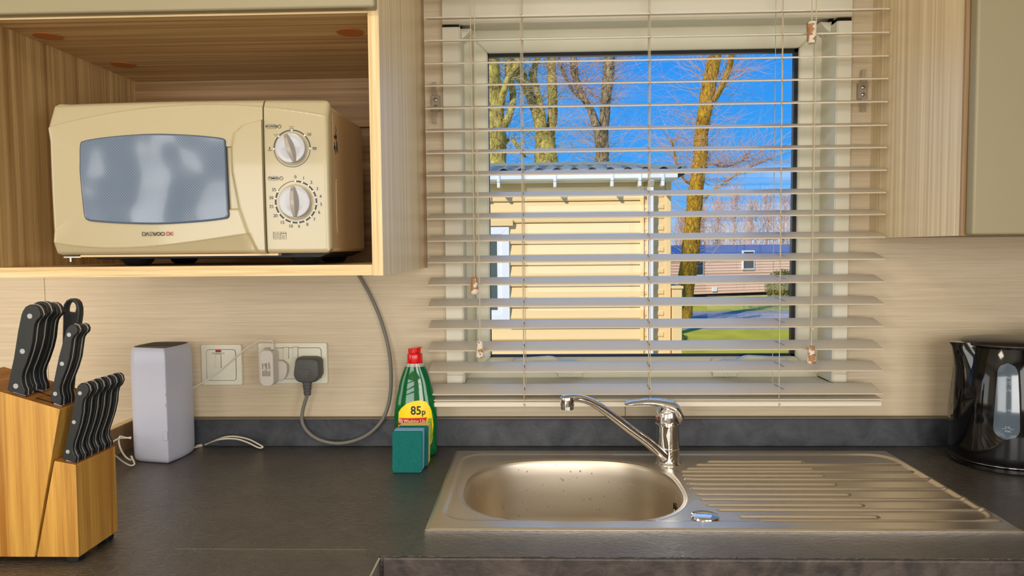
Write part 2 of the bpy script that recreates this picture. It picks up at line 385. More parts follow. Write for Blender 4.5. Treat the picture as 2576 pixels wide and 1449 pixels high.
# brushed steel for the sink top
m = MATS['steel']; n = m.node_tree; b = n.nodes['Principled BSDF']
t = n.nodes.new('ShaderNodeTexCoord'); mp_ = n.nodes.new('ShaderNodeMapping'); mp_.inputs['Scale'].default_value = (700, 700, 700)
z = n.nodes.new('ShaderNodeTexNoise'); z.inputs['Scale'].default_value = 1; z.inputs['Detail'].default_value = 2
n.links.new(t.outputs['Object'], mp_.inputs[0]); n.links.new(mp_.outputs[0], z.inputs['Vector'])
q = n.nodes.new('ShaderNodeBump'); q.inputs['Strength'].default_value = .12; q.inputs['Distance'].default_value = .0003
n.links.new(z.outputs['Fac'], q.inputs['Height']); n.links.new(q.outputs[0], b.inputs['Normal'])
# microwave window: blue-grey glass over a perforated screen
m, n, b = NT('oven_glass'); b.inputs['Roughness'].default_value = .22; b.inputs['Coat Weight'].default_value = .25; b.inputs['Coat Roughness'].default_value = .08; b.inputs['Specular IOR Level'].default_value = .5
t = n.nodes.new('ShaderNodeTexCoord'); vo = n.nodes.new('ShaderNodeTexVoronoi'); vo.inputs['Scale'].default_value = 330; vo.inputs['Randomness'].default_value = 0
mp_ = n.nodes.new('ShaderNodeMapping'); mp_.inputs['Rotation'].default_value = (0, R(45), 0); n.links.new(t.outputs['Object'], mp_.inputs[0]); n.links.new(mp_.outputs[0], vo.inputs['Vector'])
r_ = n.nodes.new('ShaderNodeValToRGB'); r_.color_ramp.elements[0].position = .22; r_.color_ramp.elements[0].color = srgb(124, 140, 158); r_.color_ramp.elements[1].position = .34; r_.color_ramp.elements[1].color = srgb(92, 108, 130)
n.links.new(vo.outputs['Distance'], r_.inputs[0]); n.links.new(r_.outputs[0], b.inputs['Base Color'])
zz = n.nodes.new('ShaderNodeTexNoise'); zz.inputs['Scale'].default_value = 9; zz.inputs['Detail'].default_value = 1
n.links.new(t.outputs['Object'], zz.inputs['Vector']); q = n.nodes.new('ShaderNodeBump'); q.inputs['Strength'].default_value = .6; q.inputs['Distance'].default_value = .02
n.links.new(zz.outputs['Fac'], q.inputs['Height']); n.links.new(q.outputs[0], b.inputs['Normal']); n.links.new(q.outputs[0], b.inputs['Coat Normal'])

# ------------------------------------------------------------------ the room
XL, XR, YB, ZF, ZC, WT = -2.6, 1.35, -3.2, -.91, 1.35, .10
def cells(rects_x, rects_y, inside, z0, z1, axes='xy'):
    """welded slab made of grid cells; inside(i,j) tells which cells exist; axes 'xy' slab along z, 'xz' slab along y"""
    mb = MB(); idx = {}
    def V(a, b, c):
        k = (round(a, 6), round(b, 6), round(c, 6))
        if k not in idx: idx[k] = len(mb.v); mb.v.append((a, b, c) if axes == 'xy' else (a, c, b))
        return idx[k]
    nx, ny = len(rects_x) - 1, len(rects_y) - 1
    I = lambda i, j: 0 <= i < nx and 0 <= j < ny and inside(i, j)
    for i in range(nx):
        for j in range(ny):
            if not I(i, j): continue
            a0, a1, b0, b1 = rects_x[i], rects_x[i + 1], rects_y[j], rects_y[j + 1]
            for c in (z0, z1): mb.f.append((V(a0, b0, c), V(a1, b0, c), V(a1, b1, c), V(a0, b1, c)))
            if not I(i - 1, j): mb.f.append((V(a0, b0, z0), V(a0, b1, z0), V(a0, b1, z1), V(a0, b0, z1)))
            if not I(i + 1, j): mb.f.append((V(a1, b0, z0), V(a1, b1, z0), V(a1, b1, z1), V(a1, b0, z1)))
            if not I(i, j - 1): mb.f.append((V(a0, b0, z0), V(a1, b0, z0), V(a1, b0, z1), V(a0, b0, z1)))
            if not I(i, j + 1): mb.f.append((V(a0, b1, z0), V(a1, b1, z0), V(a1, b1, z1), V(a0, b1, z1)))
    return mb

OX0, OX1, OZ0, OZ1 = -.152, .6115, .130, .885          # window opening
wall = thing('wall_back', None, None, (0, 0, ZF), kind='structure')
gx = [XL, OX0, OX1, XR]; gz = [ZF, OZ0, OZ1, ZC]
obj('panel_backing', cells(gx, gz, lambda i, j: not (i == 1 and j == 1), .012, WT, 'xz'), 'hole_dark', wall)
g = .0006
for x0, x1 in ((XL, -1.047 - g), (-1.047 + g, .187 - g), (.187 + g, XR)):
    xs = sorted({x0, x1} | {x for x in (OX0, OX1) if x0 < x < x1})
    ins = lambda i, j, xs=xs: not (xs[i] >= OX0 - 1e-6 and xs[i + 1] <= OX1 + 1e-6 and j == 1)
    obj('panel', cells(xs, gz, ins, 0, .012, 'xz'), 'wall_laminate', wall)
obj('floor', MB().box(XL, XR, YB, WT, ZF - .04, ZF), 'floor_vinyl', kind='structure')
obj('ceiling', MB().box(XL, XR, YB, WT, ZC, ZC + .04), 'ceiling_white', kind='structure')
obj('wall_right', cells([YB, -2.70, -1.70, WT], [ZF, 0, .90, ZC], lambda i, j: not (i == 1 and j == 1), 0, .06, 'xy'), 'darkened_wall', kind='structure')  # unseen wall, coloured dark so the kettle reflects little light
o = S.objects['wall_right']; me = o.data; L = ORG['wall_right']
for v in me.vertices:
    y, z, t_ = v.co.x + L.x, v.co.y + L.y, v.co.z + L.z; v.co = (XR + t_, y, z)
o.location = (0, 0, 0); ORG['wall_right'] = Vector((0, 0, 0))
# left wall and rear wall with their window openings
obj('wall_left', cells([YB, -1.75, -.75, WT], [ZF, 0, .95, ZC], lambda i, j: not (i == 1 and j == 1), 0, .06, 'xy'), 'soft_white', kind='structure')
o = S.objects['wall_left']; me = o.data; L = ORG['wall_left']
for v in me.vertices:
    y, z, t_ = v.co.x + L.x, v.co.y + L.y, v.co.z + L.z; v.co = (XL - t_, y, z)
o.location = (0, 0, 0); ORG['wall_left'] = Vector((0, 0, 0))
obj('wall_rear', cells([XL, -2.0, -.7, -.07, .77, XR], [ZF, -.08, .92, ZC], lambda i, j: not (j == 1 and i in (1, 3)), YB - .06, YB, 'xz'), 'soft_white', kind='structure')
for n_, (x0, x1) in enumerate(((-2.0, -.7), (-.07, .77))):
    wr = thing('window_%d' % (n_ + 2), None, None, ((x0 + x1) / 2, YB, -.08), kind='structure')
    fr_ = MB(); z0, z1 = -.08, .92
    for a in ((x0, x0 + .05, z0, z1), (x1 - .05, x1, z0, z1), (x0, x1, z0, z0 + .05), (x0, x1, z1 - .05, z1), ((x0 + x1) / 2 - .025, (x0 + x1) / 2 + .025, z0, z1)):
        fr_.box(a[0], a[1], YB - .05, YB - .01, a[2], a[3])
    obj('frame', fr_, 'white_upvc', wr); obj('pane', MB().box(x0, x1, YB - .032, YB - .028, z0, z1), 'window_glass', wr)
wr = thing('window_4', None, None, (XL, -1.25, 0), kind='structure'); fr_ = MB()
for a in ((-1.75, -1.70, 0, .95), (-.80, -.75, 0, .95), (-1.75, -.75, 0, .05), (-1.75, -.75, .90, .95)): fr_.box(XL - .05, XL - .01, *a)
obj('frame', fr_, 'white_upvc', wr); obj('pane', MB().box(XL - .032, XL - .028, -1.75, -.75, 0, .95), 'window_glass', wr)

wr = thing('window_5', None, None, (XR, -2.2, 0), kind='structure'); fr_ = MB()  # unseen window added where the right fill lamp stands
for a in ((-2.70, -2.65, 0, .90), (-1.75, -1.70, 0, .90), (-2.65, -1.75, 0, .05), (-2.65, -1.75, .85, .90)): fr_.box(XR + .01, XR + .05, *a)
obj('frame', fr_, 'white_upvc', wr); obj('pane', MB().box(XR + .028, XR + .032, -2.65, -1.75, .05, .85), 'window_glass', wr)

# ------------------------------------------------------------------ the kitchen window
win = thing('window_1', None, None, (.23, .06, .13), kind='structure')
# linings
def lining_post(x0, x1, inner, zt):
    a = MB()
    a.box(x0, x1, -.012, 0, .150, zt)
    if inner == 'r': a.box(x1 - .0005, x1 + .0025, -.011, .066, .132, zt)
    else: a.box(x0 - .0025, x0 + .0005, -.011, .066, .132, zt)
    return a
obj('side_lining', lining_post(-.187, -.1520, 'r', .866), 'white_trim', win, bevel=.0025)
obj('side_lining', lining_post(.6115, .6395, 'l', .864), 'white_trim', win, bevel=.0025)
obj('dark_gap', MB().box(-.187, -.1525, -.006, .06, .866, .8715), 'hole_dark', win)
obj('dark_gap', MB().box(.6115, .6395, -.006, .06, .864, .8715), 'hole_dark', win)
hd = MB().box(-.187, .6395, -.013, 0, .8715, .975)
hd.box(OX0, OX1, 0, .066, .8795, .885)
obj('head_lining', hd, 'white_trim', win, bevel=.002)
for sx_, xa in ((1, -.1525), (-1, .6115)):             # splayed corner pieces under the head lining
    obj('corner_piece', MB().prism([(xa, .8715), (xa + sx_ * .024, .8715), (xa + sx_ * .012, .858), (xa + sx_ * .003, .850)], .020, .060), 'white_trim', win, bevel=.001)
sl = MB().box(OX0, OX1, 0, .066, .127, .1305); sl.box(-.187, .6395, -.013, 0, .105, .1305)
obj('window_board', sl, 'white_trim', win, bevel=.002)
obj('corner_block', MB().box(-.187, -.1525, -.013, .05, .131, .150), 'white_trim', win, bevel=.002)
obj('corner_block', MB().box(.6115, .6395, -.013, .05, .131, .150), 'white_trim', win, bevel=.002)
def frame_parts(name, x0, x1, z0, z1, w_, y0, y1, mat, bev=.0025):     # four mitred profiles
    for poly in ([(x0, z0), (x0 + w_, z0 + w_), (x0 + w_, z1 - w_), (x0, z1)], [(x1, z0), (x1, z1), (x1 - w_, z1 - w_), (x1 - w_, z0 + w_)],
                 [(x0, z1), (x0 + w_, z1 - w_), (x1 - w_, z1 - w_), (x1, z1)], [(x0, z0), (x1, z0), (x1 - w_, z0 + w_), (x0 + w_, z0 + w_)]):
        obj(name, MB().prism(poly, y0, y1), mat, win, bevel=bev)
frame_parts('outer_frame', OX0 - .02, OX1 + .02, .112, .905, .052, .066, .100, 'white_upvc')
frame_parts('sash_profile', -.129, .588, .146, .860, .031, .050, .095, 'white_upvc', .004)
gk = MB()
for a in ((-.0995, -.0965, .1765, .830), (.549, .5575, .1765, .830), (-.0995, .5575, .1765, .1815), (-.0995, .5575, .8215, .830)): gk.box(a[0], a[1], .058, .070, a[2], a[3])
obj('gasket', gk, 'gasket', win)
obj('pane', MB().box(-.0985, .5565, .0655, .0675, .1775, .829), 'window_glass', win)
# espagnolette handles
def win_handle(cx, s):
    P = lambda pts: xz(pts, .040)
    plate = MB().prism(rrect(cx - .030, cx + .030, .142, .1755, .006), .042, .050)
    h = obj('window_handle', plate, 'white_upvc', win, bevel=.001)
    mk = lambda pts: [(cx + s * (x - 1430) * .000864, .1735 - (y - 905) * .00083) for x, y in pts]
    lev = mk([(1291, 901), (1296, 899), (1378, 894), (1390, 896), (1408, 905), (1438, 904), (1444, 908), (1448, 918), (1444, 928), (1412, 930), (1400, 922), (1380, 912), (1300, 913), (1291, 908)])
    lv = obj('lever', MB().prism(lev, .018, .040), 'white_upvc', h, bevel=.002)
    obj('handle_hub', MB().disc((mk([(1420, 916)])[0][0], .018, mk([(1420, 916)])[0][1]), .006, .0012), 'gasket', h)
    return h
win_handle(.0735, 1); win_handle(.407, -1)
for cx in (.0745, .409):
    k = MB().prism(rrect(cx - .026, cx + .026, .1325, .1445, .002), .058, .066)
    h = obj('catch_plate', k, 'white_upvc', win, bevel=.001)
    obj('catch_roller', MB().lathe([(.006, 0), (.006, .010)], (cx + .003, .062, .133), 14), 'white_trim', h)

# trim bead along the top of the upstand
plain('bead_brown', srgb(112, 102, 88), .5)
obj('trim_1', MB().box(-.855, XR, -.016, 0, .0569, .0600), 'bead_brown', kind='structure')

# ------------------------------------------------------------------ worktop
SX0, SX1, SY0, SY1 = -.1651, .7003, -.471, -.0576
wk = thing('worktop', 'dark slate-effect kitchen worktop running under the window and round the corner', 'worktop', (.2, -.28, -.038))
xs = [-.855, -.213, -.142, .262, XR]; ys = [-1.35, -.560, -.452, -.098, 0]
obj('surface', cells(xs, ys, lambda i, j: not ((j == 0 and i > 0) or (i == 2 and j == 2)), -.038, 0), 'slate_worktop', wk)
obj('front_edge', MB().box(-.2085, XR, -.5655, -.5605, -.038, -.0005), 'slate_edge', wk, bevel=.003, seg=3)
obj('joint_strip', MB().box(-.2128, -.2102, -1.35, -.5685, -.036, .0008), 'aluminium', wk, label='pale metal edge strip at the inner corner')
obj('seam', MB().box(-.505, -.235, -.5402, -.5398, -.001, .0002), 'groove_grey', wk)
up = MB().box(-.849, XR, -.018, 0, 0, .0568)
obj('upstand', up, 'slate_upstand', wk, bevel=.0015)
sp_ = thing('side_rail', 'low brown wood panel rising from the left edge of the worktop', 'panel', (-.862, -.6, -.04))
obj('board', MB().box(-.871, -.8555, -1.35, -.001, -.04, .0545), 'side_panel_wood', sp_)
obj('edging', MB().box(-.871, -.8555, -1.35, -.001, .0547, .0568), 'edge_x', sp_)

# base units below (only their fronts could be seen from elsewhere)
for k, (x0, x1) in enumerate(((-.19, .32), (.322, .832), (.834, 1.34))):
    bu = thing('base_cabinet', 'base cabinet with cream doors under the %s of the worktop' % ('left end', 'sink drainer part', 'right end')[k], 'cabinet', ((x0 + x1) / 2, -.3, ZF), 'base cabinets below the worktop')
    bm_ = MB().box(x0, x0 + .016, -.53, -.02, ZF + .1, -.19 if k < 2 else -.0385); bm_.box(x1 - .016, x1, -.53, -.02, ZF + .1, -.19 if k < 2 else -.0385); bm_.box(x0, x1, -.53, -.02, ZF + .1, ZF + .116); bm_.box(x0 + .016, x1 - .016, -.036, -.02, ZF + .1, -.2); bm_.box(x0, x1, -.48, -.46, ZF, ZF + .1)
    bm_.box(x0, x1, -.53, -.515, -.07, -.0385)
    obj('carcass', bm_, 'cabinet_outer_z', bu)
    d_ = obj('door', MB().box(x0 + .002, x1 - .002, -.548, -.531, ZF + .1, -.045), 'door_cream', bu, bevel=.003)
    obj('handle', MB().tube([(x1 - .05, -.548, -.12), (x1 - .05, -.572, -.12), (x1 - .05, -.572, -.25), (x1 - .05, -.548, -.25)], .005), 'chrome', d_)
bu = thing('base_cabinet', 'base cabinet carrying the left leg of the worktop', 'cabinet', (-.54, -.95, ZF), 'base cabinets below the worktop')
obj('carcass', MB().box(-.85, -.23, -1.33, -.57, ZF, -.0385), 'cabinet_outer_z', bu)
obj('door', MB().box(-.228, -.214, -1.33, -.60, ZF + .1, -.045), 'door_cream', bu, bevel=.003)

# ------------------------------------------------------------------ left wall cabinet with the microwave niche
T = .016; cf = -.4256
cab = thing('wall_cabinet', 'open pale wood wall cabinet holding the microwave', 'cabinet', (-.53, -.21, .375))
CXR, CXL, CZB, CZT = -.2295, -.838, .3750, .7625
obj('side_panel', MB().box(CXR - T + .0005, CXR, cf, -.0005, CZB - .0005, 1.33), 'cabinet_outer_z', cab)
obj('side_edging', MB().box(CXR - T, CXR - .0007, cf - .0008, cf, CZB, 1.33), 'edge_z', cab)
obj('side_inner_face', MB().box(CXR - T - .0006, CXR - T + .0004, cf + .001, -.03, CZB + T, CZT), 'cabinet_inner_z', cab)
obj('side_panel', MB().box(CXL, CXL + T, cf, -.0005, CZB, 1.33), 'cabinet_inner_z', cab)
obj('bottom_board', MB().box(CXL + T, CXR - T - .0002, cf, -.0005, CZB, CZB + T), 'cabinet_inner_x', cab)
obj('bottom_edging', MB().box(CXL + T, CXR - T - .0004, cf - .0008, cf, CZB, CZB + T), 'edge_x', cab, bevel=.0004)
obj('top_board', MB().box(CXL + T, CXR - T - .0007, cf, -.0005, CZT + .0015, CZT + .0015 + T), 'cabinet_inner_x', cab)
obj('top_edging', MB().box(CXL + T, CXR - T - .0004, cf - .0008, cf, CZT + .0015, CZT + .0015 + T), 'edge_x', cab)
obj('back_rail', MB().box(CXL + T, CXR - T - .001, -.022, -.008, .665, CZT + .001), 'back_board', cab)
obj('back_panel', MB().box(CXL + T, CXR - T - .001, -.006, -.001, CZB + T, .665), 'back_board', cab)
for u_, v_ in ((120, 91), (880, 81), (310, 163)):
    p = atz(u_, v_, CZT + .001)
    cpm = MB().lathe([(.021, 0), (.021, .0008), (.0185, .0008), (.018, .0014)], (p.x, p.y, CZT + .0001), 24)
    obj('screw_cap', cpm, 'cap_brown', cab, label='round brown cap in the niche ceiling')
def door_panel(name, x0, x1, z0, z1, y0, y1, parent):
    return obj(name, MB().box(x0, x1, y0, y1, z0, z1), 'door_cream', parent, bevel=.004, seg=4)
door_panel('door', CXL + .001, CXR - .001, .7663, 1.33, cf - .020, cf - .001, cab)
obj('back_strip', MB().box(CXR + .0002, CXR + .004, -.010, -.0004, CZB, 1.33), 'side_panel_wood', cab)

# ------------------------------------------------------------------ right wall cabinet
rc = thing('wall_cabinet', 'pale wood wall cabinet with a cream door right of the window', 'cabinet', (1.0, -.16, .428))
RX0, RZ = .6847, .4280
obj('side_panel', MB().box(RX0, RX0 + T, -.3164, -.0005, RZ, 1.33), 'cabinet_outer_z', rc)
obj('side_panel', MB().box(XR - .02, XR - .004, -.3164, -.0005, RZ, 1.33), 'cabinet_outer_z', rc)
obj('bottom_board', MB().box(RX0 + T, XR - .02, -.3150, -.0005, RZ + .0002, RZ + T), 'side_panel_wood', rc)
obj('front_edging', MB().box(RX0, RX0 + T, -.3220, -.3166, RZ, 1.33), 'side_panel_wood', rc)
door_panel('door', RX0 + .0055, XR - .005, RZ + .0005, 1.33, -.3430, -.3225, rc)

# cleats screwed to the wall for the blind cords
for nm, (cx, cz, lab) in enumerate(((.6635, .7245, 'clear plastic cord cleat with two screws, right of the window'), (-.2025, .7130, 'clear plastic cord cleat with two screws, left of the window'))):
    c_ = thing('cord_cleat', lab, 'cleat', (cx, -.001, cz), 'cord cleats beside the window')
    pl = MB().prism(rrect(cx - .0095, cx + .0095, cz - .016, cz + .016, .002), -.0005, -.009)
    obj('cleat_body', pl, 'clear_plastic', c_, bevel=.001)
    for s_ in (1, -1):
        pr = [(cx - .006, cz + s_ * .016), (cx + .006, cz + s_ * .016), (cx + .001, cz + s_ * .030), (cx + .003, cz + s_ * .042), (cx - .005, cz + s_ * .042), (cx - .006, cz + s_ * .030)]
        obj('horn', MB().prism(pr, -.012, -.016), 'clear_plastic', c_, bevel=.0005)
        zz_ = cz + s_ * .007
        sc_ = obj('screw', MB().lathe([(.0042, 0), (.0040, .0012), (.0026, .0024), (.0008, .0028)], (cx, -.0092, zz_), 18, 'y'), 'screw_steel', c_)
        obj('screw_slot', MB().box(cx - .0026, cx + .0026, -.0123, -.0118, zz_ - .0003, zz_ + .0003).box(cx - .0003, cx + .0003, -.0123, -.0118, zz_ - .0026, zz_ + .0026), 'gasket', sc_)

# ------------------------------------------------------------------ venetian blind
bl = thing('venetian_blind', 'white wooden venetian blind hanging open in front of the kitchen window', 'blind', (.2325, -.061, .099))
BX0, BX1, BW, BT = -.2130, .6775, .049, .0026
tilt = R(13.8)
sm = bpy.data.meshes.new('slat')
def slat_mesh(cut):
    mb = MB(); ring = []
    prof = [(-BW / 2, -BT / 2), (-BW / 4, -BT / 2 + .0006), (0, -BT / 2 + .0009), (BW / 4, -BT / 2 + .0006), (BW / 2, -BT / 2), (BW / 2, BT / 2), (BW / 4, BT / 2 + .0006), (0, BT / 2 + .0009), (-BW / 4, BT / 2 + .0006), (-BW / 2, BT / 2)]
    mb.loft([[(x, y, z) for y, z in prof] for x in ((BX0 - BX1) / 2, (BX1 - BX0) / 2)])
    return mb
mb = slat_mesh(0); sm.from_pydata(mb.v, [], mb.f)
bm = bmesh.new(); bm.from_mesh(sm); bmesh.ops.recalc_face_normals(bm, faces=bm.faces); bm.to_mesh(sm); bm.free()
sm.materials.append(MATS['white_slat'])
front_z = [.9500, .9058, .8618, .8178, .7737, .7309, .6873, .6427, .6002, .5569, .5142, .4721, .4283, .3860, .3419, .2985, .2549, .2106, .1681, .1225]
ext_z = [.9942, 1.038, 1.082, 1.126, 1.17, 1.214]
LADX = (-.0255, .2245, .4755)
slot_m = MB().box(-.0006, .0006, -.008, .008, 0, .0005)
for z in ext_z[::-1] + front_z + [.1108]:
    s_ = bpy.data.objects.new('slat', sm); COL.objects.link(s_); s_.parent = bl
    tl = tilt if z > .115 else R(3)
    cy, cz = -.085 + BW / 2 * math.cos(tl), z + BW / 2 * math.sin(tl) + .0006
    s_.location = (0 - .0 + (BX0 + BX1) / 2 - .2325, cy + .061, cz - .099)
    s_.rotation_euler = (tl, 0, R(random.uniform(-.06, .06)))
    ORG[s_.name] = Vector((.2325, -.061, .099))
rl = MB().loft([[(x, -.086, .0985), (x, -.086, .1060), (x, -.082, .1085), (x, -.040, .1085), (x, -.036, .1060), (x, -.036, .0985)] for x in (BX0 + .001, BX1 - .001)])
obj('bottom_rail', rl, 'slat_face', bl, bevel=.001)
obj('head_rail', MB().box(BX0, BX1, -.090, -.030, 1.235, 1.285), 'white_trim', bl, bevel=.002)
obj('wall_bracket', MB().box(BX0 + .05, BX0 + .09, -.030, -.0008, 1.24, 1.28), 'white_trim', bl); obj('wall_bracket', MB().box(BX1 - .09, BX1 - .05, -.030, -.0008, 1.24, 1.28), 'white_trim', bl)
for k, lx in enumerate(LADX):
    for yy in (-.0868, -.0352):
        off = 0 if yy < -.06 else .004
        pts = smooth_path([(lx + off, yy, 1.235), (lx + off, yy, .6), (lx + off + .001, yy, .2), (lx + off + .0015, yy, .110)], 3)
        obj('ladder_cord', MB().tube(pts, .0007, 5), 'cord', bl)
    if k != 1 or True:
        obj('lift_cord', MB().tube([(lx + .010 if k == 2 else lx + .002, -.061, 1.235), (lx + .010 if k == 2 else lx + .002, -.061, .109)], .0008, 5), 'cord', bl)
    # rungs with the slot above each slat
    rg = MB()
    for z in front_z:
        rg.tube([(lx + .001, -.0865, z - .001), (lx + .003, -.0355, z + .0135)], .0005, 4)
        lxs = lx + (.010 if k == 2 else .002)
        cy, cz = -.061, z + .0073 + .0030
        c_, s2 = math.cos(tilt), math.sin(tilt)
        dx = .006 if k == 2 else .001
        rg.add([(lxs - dx - .0007, cy + .012 * c_, cz + .012 * s2), (lxs - dx + .0007, cy + .012 * c_, cz + .012 * s2), (lxs + dx + .0007, cy - .012 * c_, cz - .012 * s2), (lxs + dx - .0007, cy - .012 * c_, cz - .012 * s2)], [(0, 1, 2, 3)])
    obj('slot_and_rung', rg, 'gasket', bl, kind='stuff')
    obj('cord_knot', MB().sphere((lx + .002, -.087, .1035), .0022, 8).tube(smooth_path([(lx + .002, -.088, .103), (lx + .004, -.0885, .096), (lx + .0035, -.0885, .088)], 4), .0008, 5), 'cord', bl)
def pull(x, ztop, zb, zt, r0, r1, lab, x2=None, knot=None, dangling=None):
    pts = [(x2 if x2 is not None else x, -.095, 1.235), (x, -.098, zt + (.12 if x2 is None else .16)), (x, -.099, zt)]
    c_ = obj('pull_cord', MB().tube(smooth_path(pts, 6), .0010, 6), 'cord', bl)
    ts = obj('tassel', MB().lathe([(r0 * .7, 0), (r0, -.001), (r0 * 1.02, -.004), (r1, -(zt - zb) + .003), (r1 * .8, -(zt - zb))], (x, -.099, zt), 18), 'peeled_paint', c_, label=lab)
    if knot: obj('knot', MB().sphere((x + .0015, -.0995, knot), .0038, 8), 'cord', c_)
    return c_
def px_at(u, v): return at(u, v, -.099)
a = px_at(1193, 697); b = px_at(1193, 740); pull(a.x, 0, b.z, a.z, .0055, .0088, 'wooden tassel with peeling white paint', x2=a.x - .004)
a = px_at(1206, 857); b = px_at(1208, 900); c_ = pull(a.x + .001, 0, b.z, a.z, .0056, .0080, 'wooden tassel with flaking paint', x2=a.x - .006)
a = px_at(2042, 55); b = px_at(2040, 109); pull(a.x, 0, b.z, a.z, .0090, .0080, 'round wooden tassel with worn lower end', x2=a.x - .006)
a = px_at(2042, 870); b = px_at(2041, 914); pull(a.x - .0005, 0, b.z, a.z, .0056, .0092, 'brownish wooden tassel', x2=a.x + .002, knot=px_at(2047, 828).z)

# ------------------------------------------------------------------ microwave
MY = -.412
mw = thing('microwave_oven', 'cream microwave oven with two dials standing in the wood niche', 'microwave', (-.53, -.29, .391))
def mx_(u): return -.747 + (u - 118) * .000615
def mz_(v): return .6425 - (v - 250) * .0006018
MXL, MXR, MZB, MZT = -.7475, -.3125, .4095, .6435
body = MB().box(MXL + .012, -.3175, -.385, -.166, .4105, .6395)
bo = obj('body', body, 'microwave_side', mw, bevel=.006, seg=3)
obj('front_bezel', MB().prism(rrect(MXL + .004, -.3150, .4105, .6420, .010), -.392, -.384), 'microwave_side', mw, bevel=.001)
obj('base_pan', MB().prism([(MXL + .03, .4105), (-.32, .4105), (-.34, .4020), (MXL + .05, .4020)], -.375, -.18), 'microwave_black', mw, bevel=.001)
for x in (mx_(285), mx_(735)):
    for y in (-.355, -.20):
        obj('foot', MB().lathe([(.026, 0), (.020, -.0085), (.016, -.0115)], (x, y, .4030), 20), 'microwave_black', mw)
emb = MB().tube(smooth_path([(-.3172, -.352, .525), (-.3172, -.356, .52), (-.3172, -.356, .45), (-.3172, -.350, .440)], 4), .0007, 5)
obj('embossed_line', emb, 'microwave_side', mw)
# torn label on the side
lb = obj('torn_label', MB().box(-.3176, -.3170, -.368, -.338, .575, .627), 'microwave_side', mw, label='remains of a torn sticker on the side')
sc_ = MB()
for k in range(14):
    y0 = -.366 + random.random() * .018; z0 = .577 + random.random() * .045; sc_.add([(-.3168, y0, z0), (-.3168, y0 + random.uniform(.002, .009), z0 - random.uniform(.001, .009)), (-.3168, y0 + random.uniform(.002, .009), z0 - random.uniform(.003, .013)), (-.3168, y0 - .001, z0 - .003)], [(0, 1, 2, 3)])
obj('label_scraps', sc_, 'print_dark', lb, kind='stuff')

def arcz(pts):        # returns z as a function of x through pixel points (quadratic / linear interpolation)
    xs = np.array([mx_(p[0]) for p in pts]); zs = np.array([mz_(p[1]) for p in pts])
    c = np.polyfit(xs, zs, min(len(pts) - 1, 3)); return lambda x: np.polyval(c, x)
upA = arcz([(118, 313), (290, 277), (470, 263), (664, 268), (812, 291)])
loA = arcz([(122, 604), (308, 619), (470, 606), (616, 586)])
def heights(X, Z):
    h = np.zeros_like(X)
    zu = upA(X); h -= np.clip(Z - zu, 0, None) * .42 + .0012 * sstep(0, .0012, Z - zu)
    zl = np.where(X < mx_(640), loA(np.minimum(X, mx_(640))), -9); h -= (np.clip(zl - Z, 0, None) * .42 + .0008 * sstep(0, .0012, zl - Z)) * (1 - sstep(mx_(590), mx_(640), X))
    # left facet, bounded by diagonals running into the window corners
    xa, za, xb, zb = mx_(115), mz_(313), mx_(205), mz_(350); xc, zc, xd, zd = mx_(128), mz_(602), mx_(208), mz_(547)
    tu = za + (X - xa) * (zb - za) / (xb - xa); tl = zc + (X - xc) * (zd - zc) / (xd - xc)
    left = (Z < tu) & (Z > tl) & (X < mx_(205))
    h = np.where(left, h - .004 * np.clip((mx_(205) - X) / .054, 0, 1) * np.clip(np.minimum(tu - Z, Z - tl) / .02, 0, 1), h)
    # grip: raised piece along the right side of the door
    gx = np.interp(Z, [mz_(640), mz_(585), mz_(520), mz_(430), mz_(370), mz_(335), mz_(315), mz_(300)], [mx_(643), mx_(617), mx_(597), mx_(583), mx_(583), mx_(590), mx_(612), mx_(664)])
    h += .0075 * sstep(-.0025, .0065, X - gx) * (X < mx_(664.5))
    # shallow pocket beside the window
    pk = (sstep(mx_(566), mx_(568), X) * (1 - sstep(-.001, .001, X - gx)) * sstep(mz_(526), mz_(523), Z) * (1 - sstep(mz_(369), mz_(366), Z)))
    h -= .004 * pk
    # soft convexity of the panel and rounded edges
    h += .0022 * (1 - ((Z - .525) / .117) ** 2)
    e_ = np.minimum(np.minimum(X - MXL, MXR - X), np.minimum(Z - MZB, MZT - Z)); h -= .004 * (1 - np.clip(e_ / .006, 0, 1)) ** 2
    return h
